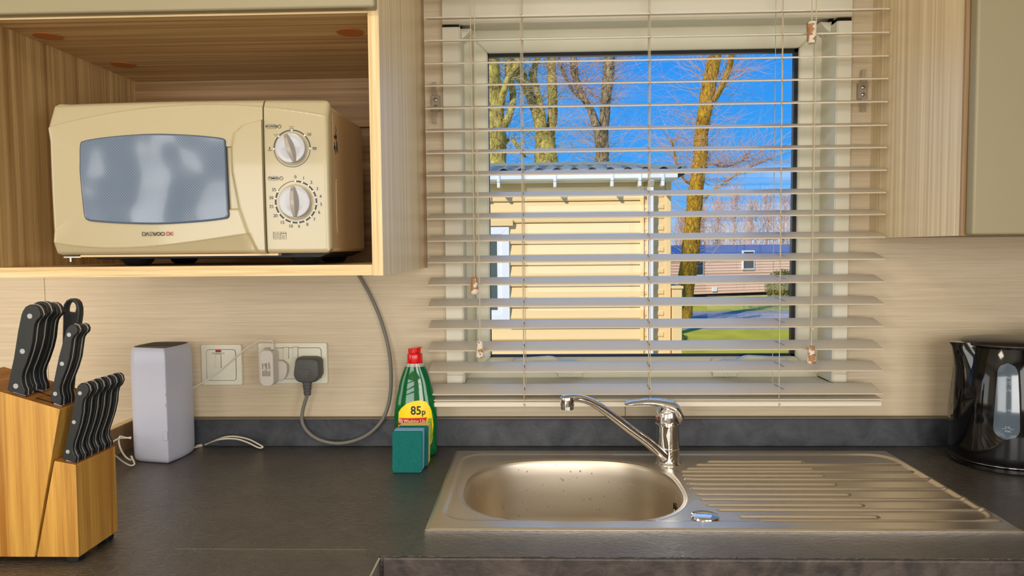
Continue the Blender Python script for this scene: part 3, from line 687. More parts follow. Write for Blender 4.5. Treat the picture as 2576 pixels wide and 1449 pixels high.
def height_panel(x0, x1, z0, z1, rad, step, back, y=MY):
    nx, nz_ = int((x1 - x0) / step) + 1, int((z1 - z0) / step) + 1
    X, Z = np.meshgrid(np.linspace(x0, x1, nx), np.linspace(z0, z1, nz_), indexing='ij')
    # pull the grid into the rounded outline
    rl_, rr_ = rad
    for (cx, sg, r) in ((x0, 1, rl_), (x1, -1, rr_)):
        if r <= 0: continue
        for (cz, sz) in ((z0, 1), (z1, -1)):
            ox, oz = cx + sg * r, cz + sz * r
            dx, dz = (X - ox) * -sg, (Z - oz) * -sz
            m_ = (dx > 0) & (dz > 0); mxx = np.maximum(np.maximum(dx, dz), 1e-9); hyp = np.maximum(np.hypot(dx, dz), 1e-9); k = mxx / hyp
            X = np.where(m_, ox - sg * dx * k, X); Z = np.where(m_, oz - sz * dz * k, Z)
    H = heights(X, Z)
    vs = np.stack([X, y - H, Z], -1).reshape(-1, 3); id_ = np.arange(nx * nz_).reshape(nx, nz_)
    q = np.stack([id_[:-1, :-1], id_[1:, :-1], id_[1:, 1:], id_[:-1, 1:]], -1).reshape(-1, 4)
    mb = MB(); mb.v = [tuple(p) for p in vs.tolist()]; mb.f = [tuple(p) for p in q.tolist()]
    loop = list(id_[:, 0]) + list(id_[-1, 1:]) + list(id_[-2::-1, -1]) + list(id_[0, -2:0:-1])
    o = len(mb.v); mb.v += [(mb.v[i][0], back, mb.v[i][2]) for i in loop]; n = len(loop)
    mb.f += [(int(loop[i]), int(loop[(i + 1) % n]), o + (i + 1) % n, o + i) for i in range(n)]; mb.f.append(tuple(range(o + n - 1, o - 1, -1)))
    return mb
XS = mx_(664.5)
door = obj('door', height_panel(MXL, XS - .0008, MZB, MZT, (.010, .002), .0010, -.393), 'microwave_cream', mw, smooth=50)
cpn = obj('control_panel', height_panel(XS + .0010, MXR, MZB, MZT, (.002, .010), .0016, -.393), 'microwave_cream', mw, smooth=50)
obj('hinge', MB().box(mx_(138), mx_(182), -.405, -.39, .4050, .4072), 'screw_steel', mw)
obj('hinge', MB().lathe([(.002, 0), (.002, -.006)], (mx_(151), -.40, .4050), 10), 'screw_steel', mw)
obj('lower_lip', MB().box(mx_(185), mx_(690), -.408, -.393, .4060, .4092), 'microwave_side', mw)
# door window
wp = [(203, 400), (204, 372), (207, 354), (215, 349.5), (240, 344.5), (300, 338), (390, 334), (480, 338), (540, 344), (560, 347.5), (566, 352), (567.5, 362), (569, 440), (570.5, 520), (571, 538), (567, 545), (556, 548), (500, 554), (400, 559), (300, 556), (232, 550.5), (216, 546.5), (210, 539), (207, 520), (202, 430)]
wp = [tuple(q)[:2] for q in smooth_path([(u, v, 0) for u, v in wp + wp[:1]], 4)][:-1]
wxz = [(mx_(u), mz_(v)) for u, v in wp]; cxw, czw = sum(p[0] for p in wxz) / len(wxz), sum(p[1] for p in wxz) / len(wxz)
rim = [(cxw + (x - cxw) * 1.012, czw + (z - czw) * 1.016) for x, z in wxz]
obj('window_surround', MB().prism(rim, MY - .0036, MY + .004), 'print_dark', door, smooth=0)
gp = MB(); ring2 = [(x, MY - .0046, z) for x, z in wxz]
gp.loft([[(x, MY, z) for x, z in wxz], [(x, MY - .0040, z) for x, z in wxz], [(cxw + (x - cxw) * .985, MY - .0048, czw + (z - czw) * .975) for x, z in wxz]])
obj('window_glass', gp, 'oven_glass', door, smooth=20)
# lettering on the door, drawn with strokes
PY = MY - .0028
def st(u, v): return (mx_(u), mz_(v))
lg = MB(); W_ = .00075
def stroke(mbx, pts, w_=W_, y=PY): mbx.ribbon([st(*p) for p in pts], w_, y)
stroke(lg, [(352, 589.3), (357, 589.3), (359.6, 587), (359.6, 583.2), (357, 581), (352, 581), (352, 589.3)])
stroke(lg, [(361, 589.6), (364.6, 581), (368.2, 589.6)])
for v in (581, 585.1, 589.3): stroke(lg, [(370.3, v), (376.8, v)])
stroke(lg, [(378.6, 581), (381.8, 589.4)]); stroke(lg, [(381.4, 581), (384.4, 589.4), (388.0, 581)])
for c0, rr2 in ((392.9, 4.2), (403.6, 4.6)): stroke(lg, [(c0 + rr2 * math.cos(a * math.pi / 8), 585.2 + 4.2 * math.sin(a * math.pi / 8)) for a in range(17)])
obj('lettering', lg, 'print_black', door, label='dark maker lettering below the door window')
lr = MB(); stroke(lr, [(414, 580.5), (414, 589.5), (418, 589.5), (420.5, 587), (421.5, 585), (420.5, 583), (418, 580.5), (414, 580.5)]); stroke(lr, [(429, 580.5), (425, 581.5), (422.5, 585), (425, 588.5), (429, 589.5)]); stroke(lr, [(423, 585), (429, 585)])
obj('emblem', lr, 'print_red', door, label='small red emblem beside the lettering')
# control panel prints and knobs
def pan(u, v): return st(u, v)
def panel_y(x, z): return MY - float(heights(np.array([x]), np.array([z]))[0])
def arc_band(mbx, c, r0, r1, a0, a1, n=48, dy=.00035):
    vs = []; cy = panel_y(c[0], c[1])
    for i in range(n + 1):
        a = R(a0 + (a1 - a0) * i / n)
        for r in (r0, r1):
            x, z = c[0] + r * math.sin(a), c[1] + r * math.cos(a); vs.append((x, panel_y(x, z) - dy, z))
    mbx.add(vs, [(2 * i, 2 * i + 1, 2 * i + 3, 2 * i + 2) for i in range(n)])
pc, tcn = pan(735, 374), pan(741.5, 508); u1 = .000610
pr_ = MB()
arc_band(pr_, pc, 44.0 * u1, 47.0 * u1, -90, 90); arc_band(pr_, pc, 44.6 * u1, 46.0 * u1, 90, 270)
arc_band(pr_, tcn, 49.5 * u1, 53.5 * u1, 0, 300); arc_band(pr_, tcn, 51.5 * u1, 52.9 * u1, -58, 0)
obj('dial_ring_print', pr_, 'print_dark', cpn)
dots = MB()
def dot(mbx, x, z, r, dy=.0006, n=10): mbx.add([(x + r * math.cos(i * 2 * math.pi / n), panel_y(x, z) - dy, z + r * math.sin(i * 2 * math.pi / n)) for i in range(n)], [tuple(range(n))])
for a in (-90, -47, 0, 45, 90): dot(dots, pc[0] + 45.5 * u1 * math.sin(R(a)), pc[1] + 45.5 * u1 * math.cos(R(a)), 2.3 * u1)
TA = [0, 19, 39, 59, 78, 96, 115, 135, 155, 175, 194, 215, 237, 260, 280, 300]
for a in TA: dot(dots, tcn[0] + 51.5 * u1 * math.sin(R(a)), tcn[1] + 51.5 * u1 * math.cos(R(a)), 2.3 * u1)
obj('dial_dots', dots, 'print_white', cpn, kind='stuff')
num = MB()
for a, s_ in zip(TA, ('0', '1', '2', '3', '4', '5', '6', '7', '8', '9', '10', '15', '20', '25', '30', '35')):
    x, z = tcn[0] + 63.5 * u1 * math.sin(R(a)), tcn[1] + 62 * u1 * math.cos(R(a)); q_ = text_mb(s_, .0068, x, z, panel_y(x, z) - .0004); num.add(q_.v, q_.f)
for s_, (u, v) in (('POWER', (684.5, 318)), ('TIMER', (686.5, 448))):
    x, z = pan(u, v); y_ = panel_y(x, z) - .0004; q_ = text_mb(s_, .0046, x, z, y_, bold=.00008, sx=1.15); num.add(q_.v, q_.f)
    bx = rrect(x - .0080, x + .0080, z - .0030, z + .0030, .0029, 4); num.ribbon(bx + [bx[0]], .00030, y_)
    cx_ = x + .0122; rr = [(cx_ + .0026 * math.cos(k * math.pi / 8), z + .0026 * math.sin(k * math.pi / 8)) for k in range(17)]; num.ribbon(rr, .0005, y_); num.ribbon([(x + .008, z), (cx_ - .0026, z)], .0003, y_)
    num.ribbon([(cx_, z), (cx_, z + .0016)], .0003, y_)
def ic(u, v, kind):
    x, z = pan(u, v); y_ = panel_y(x, z) - .0004
    if kind != 'def': num.ribbon([(x - .0030, z - .0010), (x - .0015, z - .0020), (x + .0015, z - .0020), (x + .0030, z - .0010)], .0005, y_)
    if kind == 'drop': num.ribbon([(x, z + .003), (x, z)], .0014, y_)
    if kind == 'one': num.ribbon([(x - .003, z + .0018), (x, z + .0004), (x + .003, z + .0018)], .0004, y_)
    if kind == 'two':
        for d in (0, .0012): num.ribbon([(x - .003, z + .0016 - d), (x, z + .0008 - d), (x + .003, z + .0016 - d)], .0004, y_)
    if kind == 'full':
        for d in (0, .001, .002): num.ribbon([(x - .0028, z + .0016 - d), (x + .0028, z + .0016 - d)], .0005, y_)
    if kind == 'def':
        for i in range(3): num.ribbon([(x - .003 + i * .0028, z + .001), (x - .003 + i * .0028, z + .0018)], .0006, y_)
        for i in range(2): num.ribbon([(x - .0016 + i * .0028, z - .0012), (x - .0016 + i * .0028, z - .0004)], .0006, y_)
ic(734, 321, 'one'); ic(778, 338, 'two'); ic(791, 374, 'full'); ic(679, 375, 'drop'); ic(696, 340, 'def')
obj('panel_print', num, 'print_dark', cpn, kind='stuff')
bxm = MB(); x, z = pan(698, 592); y_ = panel_y(x, z) - .0004; bx = rrect(x - .0100, x + .0100, z - .0055, z + .0055, .001, 2); bxm.ribbon(bx + [bx[0]], .0003, y_)
bxm.ribbon([(x + .0015, z - .0055), (x + .0015, z + .0055)], .0003, y_); bxm.ribbon([(x + .0015, z), (x + .0100, z)], .0003, y_)
for d in (-.003, -.0005, .002, .0040): bxm.ribbon([(x - .009 + k * .00095, z + d - .0006 + .0009 * math.sin(k * 1.25)) for k in range(11)], .0003, y_)
q_ = text_mb('700W', .0033, x + .0057, z + .0028, y_); bxm.add(q_.v, q_.f); q_ = text_mb('D', .0052, x + .0057, z - .0028, y_); bxm.add(q_.v, q_.f)
obj('rating_mark', bxm, 'print_grey', cpn)
def knob(c, r, ang):
    y_ = panel_y(*c)
    obj('dial_recess', MB().lathe([(r * 1.13, 0), (r * 1.15, .0006), (r * 1.08, .0012), (r * 1.05, .0006)], (c[0], y_ + .0003, c[1]), 40, 'y'), 'microwave_cream', cpn)
    k_ = obj('knob', MB().lathe([(r, 0), (r, .008), (r * .985, .0092), (r * .93, .0096), (r * .6, .0088), (r * .2, .0080)], (c[0], y_, c[1]), 44, 'y'), 'knob_grey', cpn)
    hw, n_ = r * .30, 14; rings = []
    ca, sa = math.cos(R(ang)), math.sin(R(ang))
    vs0, vs1 = [], []
    for i in range(n_ + 1):
        t_ = -1 + 2 * i / n_; wv = hw * (1 - .55 * t_ * t_) ; ln = r * .955 * t_
        d = .0195 - .0065 * t_ ** 2
        row = []
        for (a_, dd) in ((-wv, .0085), (-wv * .45, d), (wv * .45, d), (wv * 1.0, .0085)):
            x_, z_ = a_ * ca + ln * sa, -a_ * sa + ln * ca; row.append((c[0] + x_, y_ - dd, c[1] + z_))
        rings.append(row)
    obj('knob_grip', MB().loft(rings), 'knob_side', k_, bevel=.0006)
    x_, z_ = c[0] + sa * r * .82, c[1] + ca * r * .82
    obj('pointer_line', MB().ribbon([(x_, z_), (c[0] + sa * r * .66, c[1] + ca * r * .66)], .0006, y_ - .0155, .0015), 'print_grey', k_)
knob(pc, 36.5 * u1, -17); knob(tcn, 39 * u1, -3)

# ------------------------------------------------------------------ sink
def steel_sink():
    sk = thing('sink', 'stainless steel inset sink with one bowl and a ribbed drainer on the right', 'sink', ((SX0 + SX1) / 2, (SY0 + SY1) / 2, 0))
    # bowl opening as a superellipse
    bcx, bcy, ba, bb, bn = .0600, -.2755, .1855, .1605, 2.7
    def bowl_r(th, a=ba, b=bb, nn=bn):
        c, s = abs(math.cos(th)), abs(math.sin(th)); return 1 / ((c / a) ** nn + (s / b) ** nn) ** (1 / nn)
    step_x, step_y = .0022, .0011
    nx, ny = int((SX1 - SX0) / step_x) + 1, int((SY1 - SY0) / step_y) + 1
    X, Y = np.meshgrid(np.linspace(SX0, SX1, nx), np.linspace(SY0, SY1, ny), indexing='ij')
    dx, dy = X - bcx, Y - bcy
    rho = ((np.abs(dx) / ba) ** bn + (np.abs(dy) / bb) ** bn) ** (1 / bn)
    inside = rho < 1
    # signed inner distance to the outer edge
    e_ = np.minimum(np.minimum(X - SX0, SX1 - X), np.minimum(Y - SY0, SY1 - Y))
    H = .0010 + .0022 * sstep(0, .004, e_)                    # rolled edge
    # recessed field inside a rounded rectangle, its edge a soft step
    def sdf(X, Y, x0, x1, y0, y1, r):
        qx = np.abs(X - (x0 + x1) / 2) - (x1 - x0) / 2 + r; qy = np.abs(Y - (y0 + y1) / 2) - (y1 - y0) / 2 + r
        return np.minimum(np.maximum(qx, qy), 0) + np.hypot(np.maximum(qx, 0), np.maximum(qy, 0)) - r
    d = sdf(X, Y, SX0 + .018, SX1 - .010, SY0 + .033, SY1 - .024, .045)
    H -= .0021 * sstep(.003, -.007, d)
    # land around the bowl rises again beyond the drainer boundary (arc)
    arc = np.hypot(X - .0500, (Y + .268) * 1.12) - .226
    land = sstep(.004, -.004, arc) * sstep(0, .003, X - .18)
    H += 0 * land
    H -= .0007 * sstep(-.002, .003, arc) * sstep(.003, -.007, d) * (X > .15)
    # bowl lip
    H -= .0026 * sstep(1.055, 1.0, rho) ** 2
    ribs = [(-.1300, .333, .505), (-.1500, .307, .677), (-.1740, .286, .509), (-.1915, .274, .679), (-.2155, .271, .511), (-.2360, .2695, .684), (-.2630, .268, .513), (-.2865, .269, .686),
            (-.3145, .271, .514), (-.3380, .273, .688), (-.3645, .278, .514), (-.3855, .289, .689), (-.4145, .315, .514), (-.4345, .340, .683)]
    for (y, x0, x1) in ribs:
        long_ = x1 > .6
        ax = np.maximum(np.maximum(x0 - X, X - x1), 0)
        dd = np.hypot(ax * .55, Y - y); wd = .0042
        H += .0036 * np.clip(1 - (dd / wd) ** 2, 0, 1) ** .8 * (sstep(x1 + .004, x1 - .03 if long_ else x1 - .004, X) if False else 1)
    vid = -np.ones((nx, ny), int)
    fx = ~(inside[:-1, :-1] & inside[1:, :-1] & inside[1:, 1:] & inside[:-1, 1:])
    # snap inner vertices of kept faces to the lip curve
    k = 1 / np.maximum(rho, 1e-6); Xs = np.where(inside, bcx + dx * k, X); Ys = np.where(inside, bcy + dy * k, Y)
    lip = .0010 + .0022 - .0021 - .0026
    H = np.where(inside, lip, H)
    near = (~inside) & (rho < 1.01); H = np.where(near, H, H)
    used = np.zeros((nx, ny), bool); used[:-1, :-1] |= fx; used[1:, :-1] |= fx; used[1:, 1:] |= fx; used[:-1, 1:] |= fx
    idx = -np.ones((nx, ny), int); idx[used] = np.arange(used.sum())
    P = np.stack([Xs[used], Ys[used], H[used]], -1)
    q = np.stack([idx[:-1, :-1][fx], idx[1:, :-1][fx], idx[1:, 1:][fx], idx[:-1, 1:][fx]], -1)
    mb = MB(); mb.v = [tuple(p) for p in P.tolist()]; mb.f = [tuple(p) for p in q.tolist()]
    # turned-down outer edge
    loop = [idx[i, 0] for i in range(nx)] + [idx[-1, j] for j in range(1, ny)] + [idx[i, -1] for i in range(nx - 2, -1, -1)] + [idx[0, j] for j in range(ny - 2, 0, -1)]
    o = len(mb.v); mb.v += [(mb.v[i][0], mb.v[i][1], .0001) for i in loop]; n = len(loop)
    mb.f += [(int(loop[i]), int(loop[(i + 1) % n]), o + (i + 1) % n, o + i) for i in range(n)]
    top = obj('sink_top', mb, 'steel', sk, smooth=60, fix=False)
    # bowl
    rings = []; N = 128
    for sc, z, nn in ((1.0, lip, bn), (.990, lip - .003, bn), (.982, lip - .008, bn), (.968, -.03, 2.8), (.95, -.07, 2.9), (.925, -.105, 3.0), (.89, -.128, 3.0), (.83, -.143, 2.9), (.72, -.150, 2.8), (.5, -.153, 2.6), (.2, -.155, 2.2), (.11, -.156, 2)):
        ring = []
        for i in range(N):
            th = 2 * math.pi * i / N; r = bowl_r(th, ba * sc, bb * sc, nn) if sc > .15 else .022
            ring.append((bcx + r * math.cos(th), bcy + r * math.sin(th), z))
        rings.append(ring)
    bw = MB(); bw.loft(rings, cap=False); bo_ = obj('bowl', bw, 'steel_linen', sk, smooth=60, fix=False)
    obj('drain', MB().lathe([(.022, 0), (.024, .001), (.030, .0015), (.034, 0)], (bcx, bcy, -.1565), 28).lathe([(.020, -.002), (.012, .002), (.002, .003)], (bcx, bcy, -.155), 24), 'chrome', sk)
    # overflow on the right wall of the bowl
    ox = bcx + bowl_r(0, ba * .963, bb * .963, 2.8); oy, oz = -.278, -.042
    ov = obj('overflow_plate', MB().lathe([(.017, 0), (.0165, .0012), (.004, .0016), (.003, .0016)], (ox + .001, oy, oz), 28, 'x', ) , 'chrome', sk)
    ovs = MB()
    for k2 in range(-2, 3):
        if k2 == 0: continue
        ovs.box(ox - .0016, ox - .0004, oy + k2 * .0052 - .0009, oy + k2 * .0052 + .0009, oz - .012, oz + .012)
    obj('overflow_slots', ovs, 'hole_dark', ov)
    obj('overflow_screw', MB().sphere((ox - .001, oy, oz), .0050, 12, (.5, 1, 1)), 'chrome', ov)
    # pop-up knob in the corner
    obj('waste_knob', MB().lathe([(.0205, .0), (.0215, .002), (.0205, .0048), (.016, .0062), (.008, .0068), (.001, .0070)], (.2560, -.4195, .0000), 36), 'chrome', sk)
    # water drops
    dr = MB(); random.seed(5)
    for i in range(90):
        th = random.uniform(R(40), R(140)) if random.random() < .6 else random.uniform(0, 2 * math.pi)
        t_ = random.random(); sc = .982 - .05 * t_; z = -.008 - .11 * t_
        r = bowl_r(th, ba * sc, bb * sc, 2.85) - .0006; s_ = random.uniform(.0007, .0021)
        dr.sphere((bcx + r * math.cos(th), bcy + r * math.sin(th), z), s_, 6, (1, .6, 1.3))
    obj('water_drops', dr, 'clear_plastic', sk, kind='stuff')
    return sk
steel_sink()

# ------------------------------------------------------------------ tap
tx, ty = .2512, -.135
tz0 = -.0005
tp = thing('tap', 'chrome single lever mixer tap with a long swivel spout behind the sink', 'tap', (tx, ty, tz0))
tb = obj('tap_body', MB().lathe([(.0250, 0), (.0252, .002), (.0225, .0055), (.0222, .030), (.0222, .0305), (.0212, .0315), (.0212, .0325), (.0220, .0335), (.0216, .060), (.0212, .0700), (.0216, .0745), (.0238, .0755), (.0238, .0785), (.0222, .0795), (.0222, .0815)], (tx, ty, tz0), 48), 'chrome', tp, smooth=35)
cap_ = MB(); rings = []
for z, r, ox_ in ((.0815, .0230, 0), (.092, .0228, .0), (.101, .0215, .0), (.107, .0190, .001), (.111, .0150, .001), (.1135, .0080, .001)):
    rings.append([(tx + ox_ + r * math.cos(k * math.pi / 20), ty + r * math.sin(k * math.pi / 20), tz0 + z) for k in range(40)])
cap_.loft(rings); obj('lever_housing', cap_, 'chrome', tp)
lp = smooth_path([(tx + .0225, ty, .0815), (tx + .0215, ty, .0935), (tx + .014, ty, .1055), (tx + .002, ty - .001, .1130), (tx - .014, ty - .003, .1178), (tx - .034, ty - .005, .1205), (tx - .056, ty - .007, .1200), (tx - .074, ty - .009, .1188), (tx - .0835, ty - .010, .1170)], 5)
nL = len(lp)
wdt = interp([0, .12, .3, .5, .7, .9, .97, 1], [.012, .0215, .0235, .0200, .0150, .0135, .0105, .003], nL); thk = interp([0, .15, .35, .6, .85, 1], [.005, .0100, .0100, .0062, .0044, .0018], nL)
obj('lever', MB().tube(lp, wdt, 20, True, [b_ / a_ for a_, b_ in zip(wdt, thk)]), 'chrome', tp, smooth=60)
hs = obj('temperature_mark', MB().sphere((tx - .0215, ty - .0085, .0885), .0032, 10, (.4, .8, 1)), 'cap_red', tp, label='small red temperature mark')
sp0 = [at(1672, 1150, -.150), at(1630, 1113, -.157), at(1585, 1080, -.165), at(1540, 1046, -.174), at(1505, 1021, -.182), at(1478, 1007, -.189), at(1452, 1001, -.195), at(1430, 1001, -.199), at(1418, 1003, -.201)]
spp = smooth_path(sp0, 6); nS = len(spp)
ra = interp([0, .1, .4, .75, .88, 1], [.0125, .0128, .0105, .0098, .0118, .0125], nS); rb = interp([0, .1, .4, .75, .9, 1], [.0095, .0095, .0080, .0066, .0062, .0050], nS)
obj('spout', MB().tube(spp, ra, 22, True, [b_ / a_ for a_, b_ in zip(ra, rb)]), 'chrome', tp, smooth=60)
nz0 = at(1427, 1004, -.200)
obj('nozzle', MB().lathe([(.0125, .004), (.0132, .0), (.0130, -.010), (.0126, -.0105), (.0126, -.0118), (.0120, -.0125), (.0116, -.0185), (.0085, -.019)], (nz0.x, nz0.y, nz0.z), 32), 'chrome', tp)

# ------------------------------------------------------------------ sockets and switch
def wall_plate(name, label, cat, x0, x1, z0, z1):
    t_ = thing(name, label, cat, ((x0 + x1) / 2, 0, z0))
    obj('face_plate', MB().prism(rrect(x0, x1, z0, z1, .004), -.0003, -.0085), 'switch_plate', t_, bevel=.0012)
    ix0, ix1, iz0, iz1 = x0 + .012, x1 - .012, z0 + .0105, z1 - .0105
    obj('groove', MB().prism(roundpoly([(ix0 - .001, iz0 - .001), (ix1 + .001, iz0 - .001), (ix1 + .001, iz1 + .001), (ix0 - .001, iz1 + .001)], .008), -.0084, -.0088), 'groove_grey', t_)
    pl = obj('inner_plate', MB().prism(roundpoly([(ix0, iz0), (ix1, iz0), (ix1, iz1), (ix0, iz1)], .007), -.0084, -.0105), 'switch_plate', t_, bevel=.0008)
    return t_, pl
def rocker(pl, cx, cz, w_, h_, mat='white_upvc'):
    obj('rocker_gap', MB().prism(rrect(cx - w_ / 2 - .0006, cx + w_ / 2 + .0006, cz - h_ / 2 - .0006, cz + h_ / 2 + .0006, .0012), -.0104, -.0107), 'groove_grey', pl)
    vs = MB().add([(cx - w_ / 2, -.0106, cz - h_ / 2), (cx + w_ / 2, -.0106, cz - h_ / 2), (cx + w_ / 2, -.0106, cz + h_ / 2), (cx - w_ / 2, -.0106, cz + h_ / 2),
                   (cx - w_ / 2, -.0150, cz - h_ / 2), (cx + w_ / 2, -.0150, cz - h_ / 2), (cx + w_ / 2, -.0118, cz + h_ / 2), (cx - w_ / 2, -.0118, cz + h_ / 2)],
                  [(0, 1, 2, 3), (7, 6, 5, 4), (0, 4, 5, 1), (1, 5, 6, 2), (2, 6, 7, 3), (3, 7, 4, 0)])
    obj('rocker', vs, mat, pl, bevel=.0008)
D0, D1, DZ1 = -.5862, -.4402, .2184; DZ0 = DZ1 - .0862
dsock, pl = wall_plate('double_socket', 'white double wall socket with a white adapter and a grey plug in it', 'socket', D0, D1, DZ0, DZ1)
r1 = at(720, 888, -.0105); r2 = at(743.5, 887, -.0105); rocker(pl, r1.x, r1.z, .0105, .0235); rocker(pl, r2.x, r2.z, .0105, .0235)
for cx in (D0 + .040,):
    for a in ((0, .012, .0045, .0025), (-.011, -.006, .0032, .002), (.011, -.006, .0032, .002)):
        obj('pin_hole', MB().box(cx + a[0] - a[3], cx + a[0] + a[3], -.0108, -.0100, DZ0 + .028 + a[1] - a[2], DZ0 + .028 + a[1] + a[2]), 'hole_dark', pl)
sr = at(606, 867, -.0085); s0 = sr.x - .086
ssw, pl = wall_plate('wall_switch', 'white single wall switch with a red neon, beside the router', 'switch', s0, sr.x, sr.z - .0862, sr.z)
cx = (s0 + sr.x) / 2 + .002; r_1 = at(549, 908, -.0105); rocker(pl, r_1.x, r_1.z, .0125, .0290)
ne = at(549.5, 883, -.0105)
obj('neon', MB().prism(rrect(ne.x - .0062, ne.x + .0062, ne.z - .0024, ne.z + .0024, .002), -.0104, -.0120), 'neon_red', pl, bevel=.0006)
ml = at(549, 889, -.0105); q_ = text_mb('MICROWAVE', .0046, ml.x, ml.z, -.01065); obj('lettering', q_, 'print_green', pl)
ch = at(552, 940, -.0105); obj('blank_plate', MB().prism(rrect(ch.x - .012, ch.x + .010, ch.z - .0060, ch.z + .0045, .0015), -.0104, -.0109), 'switch_plate', pl, bevel=.0003)

# white plug-in adapter with its cable
ap = thing('power_adapter', 'white plug-in power adapter in the left half of the double socket', 'adapter', (-.555, -.03, .136))
a0 = at(652, 885, -.058); a1 = at(686, 972, -.058); ax0, ax1 = a0.x, a1.x + .002; az0, az1 = a1.z, a0.z + .003
bodyp = roundpoly([(ax0, az0 + .006), (ax0 + .006, az0), (ax1 - .006, az0), (ax1, az0 + .006), (ax1, az1 - .008), (ax1 - .006, az1), (ax0 + .006, az1), (ax0, az1 - .008)], .007)
obj('body', MB().prism(bodyp, -.026, -.058), 'adapter_white', ap, bevel=.002, seg=3)
cxa = (ax0 + ax1) / 2 + .004
obj('plug_base', MB().prism(roundpoly([(cxa - .018, az0 + .006), (cxa + .020, az0 + .006), (cxa + .027, az0 + .022), (cxa + .027, az0 + .040), (cxa + .018, az0 + .048), (cxa - .018, az0 + .048)], .008), -.0108, -.0262), 'adapter_white', ap, bevel=.002, seg=3)
obj('earth_pin', MB().box(cxa - .002, cxa + .002, -.0108, -.004, az0 + .040, az0 + .044), 'tang_steel', ap)
obj('strain_relief', MB().lathe([(.0048, 0), (.0048, .003), (.0040, .0034), (.0048, .0038), (.0048, .0068), (.0040, .0072), (.0048, .0076), (.0046, .0110), (.0030, .0125)], (ax1 - .006, -.040, az1), 16), 'adapter_white', ap)
tm = MB()
for i in range(11):
    x = ax0 + .0055 + i * .0016
    for seg_ in range(random.choice((1, 2, 2))):
        zz_ = az0 + .021 + seg_ * .015; ll = random.uniform(.009, .0145)
        if i in (2, 3) and seg_: continue
        tm.ribbon([(x, zz_), (x, zz_ + ll)], .00055, -.05815)
q_ = text_mb('UK', .0045, ax0 + .0095, az0 + .0445, -.0582, rot=R(90)); tm.add(q_.v, q_.f); q_ = text_mb('CA', .0045, ax0 + .0135, az0 + .0445, -.0582, rot=R(90)); tm.add(q_.v, q_.f)
obj('small_print', tm, 'print_grey', ap)
cw = MB(); c0 = Vector((ax1 - .006, -.040, az1 + .012))
pts = [c0, c0 + Vector((-.002, -.001, .006)), at(675, 858, -.042), at(655, 857, -.044), at(625, 873, -.047), at(590, 902, -.050), at(545, 940, -.052), at(500, 968, -.054), at(478, 980, -.052), at(470, 985, -.046)]
cw.tube(smooth_path(pts, 8), .0017, 8)
obj('cable', cw, 'cable_white', ap)

# grey mains plug of the microwave and its cable
gp_ = thing('mains_plug', 'grey three-pin plug with a grey cable in the right half of the double socket', 'plug', (-.473, -.03, .14))
def PP(u, v, y=-.042): p = at(u, v, y); return (p.x, p.z)
pl_ = roundpoly([PP(742, 905), PP(752, 902), PP(790, 902), PP(801, 908), PP(803, 945), PP(797, 955), PP(787, 963), PP(752, 963), PP(743, 957), PP(737, 945)], .006, 4)
cxp, czp = sum(p[0] for p in pl_) / len(pl_), sum(p[1] for p in pl_) / len(pl_)
sc2 = lambda k: [(cxp + (x - cxp) * k, czp + (z - czp) * k) for x, z in pl_]
rings = [[(x, y, z) for x, z in sc2(k)] for k, y in ((1.02, -.0108), (1.06, -.016), (1.06, -.028), (1.0, -.038), (.94, -.0415), (.86, -.0425))]
po = obj('plug_body', MB().loft(rings), 'plug_grey', gp_, smooth=45)
obj('finger_panel', MB().prism(roundpoly([PP(753, 928), PP(779, 928), PP(783, 945), PP(779, 950), PP(750, 950), PP(748, 945)], .002), -.0424, -.0434), 'plug_grey', po, bevel=.0005)
for u_ in (754, 776): obj('screw_hole', MB().disc((PP(u_, 945)[0], -.0434, PP(u_, 945)[1]), .0010, .0002, 10), 'hole_dark', po)
cxs, czs = PP(768, 963); csx = [(.0105, .002), (.0098, -.004), (.0098, -.0055), (.0078, -.006), (.0078, -.0075), (.0094, -.008), (.0094, -.0115), (.0074, -.012), (.0074, -.0135), (.0088, -.014), (.0084, -.0175), (.0066, -.018), (.0066, -.0195), (.0078, -.020), (.0072, -.0285), (.0036, -.029)]
obj('strain_relief', MB().lathe(csx, (cxs, -.030, czs), 20, 'z', 1, .8), 'plug_grey', gp_, smooth=20)
cz_ = [(cxs, -.030, czs - .026), at(762, 1030, -.031), at(760, 1060, -.032), at(774, 1086, -.034), at(803, 1106, -.036), at(845, 1115, -.036), at(890, 1109, -.036), at(930, 1090, -.034), at(962, 1056, -.031), at(979, 1010, -.026), at(984, 950, -.020), at(978, 880, -.014), at(958, 805, -.010), at(930, 740, -.008), at(903, 692, -.0075), at(880, 650, -.0075)]
obj('cable', MB().tube(smooth_path(cz_, 10), .0037, 12), 'cable_grey', gp_, smooth=60)

# ------------------------------------------------------------------ router
rt = thing('router', 'white upright wifi router with a dark vent on top, by the wall switch', 'router', (-.75, -.095, 0))
plan = [(-.7145, -.1480), (-.7030, -.0900), (-.7060, -.0400), (-.7900, -.0350), (-.8010, -.0850), (-.8000, -.1290)]
def ring_of(scale, z, sharp=.0025):
    cx, cy = -.7530, -.0900
    pp = roundpoly([(cx + (x - cx) * scale, cy + (y - cy) * scale) for x, y in plan], [sharp, .07, .028, .028, .07, .026], 9)
    return [(x, y, z) for x, y in pp]
rings = [ring_of(k, z) for k, z in ((.88, .0008), (.955, .004), (.985, .010), (1.0, .022), (1.0, .10), (1.0, .195), (.985, .210), (.955, .219), (.91, .2250), (.875, .2265))]
rb_ = obj('casing', MB().loft(rings), 'router_white', rt, smooth=40)
obj('foot', MB().loft([ring_of(.84, 0), ring_of(.84, .0012)]), 'vent_brown', rt)
obj('vent', MB().loft([ring_of(.868, .2262), ring_of(.862, .2272)]), 'vent_brown', rt, label='dark slotted vent on top')
vs_ = MB()
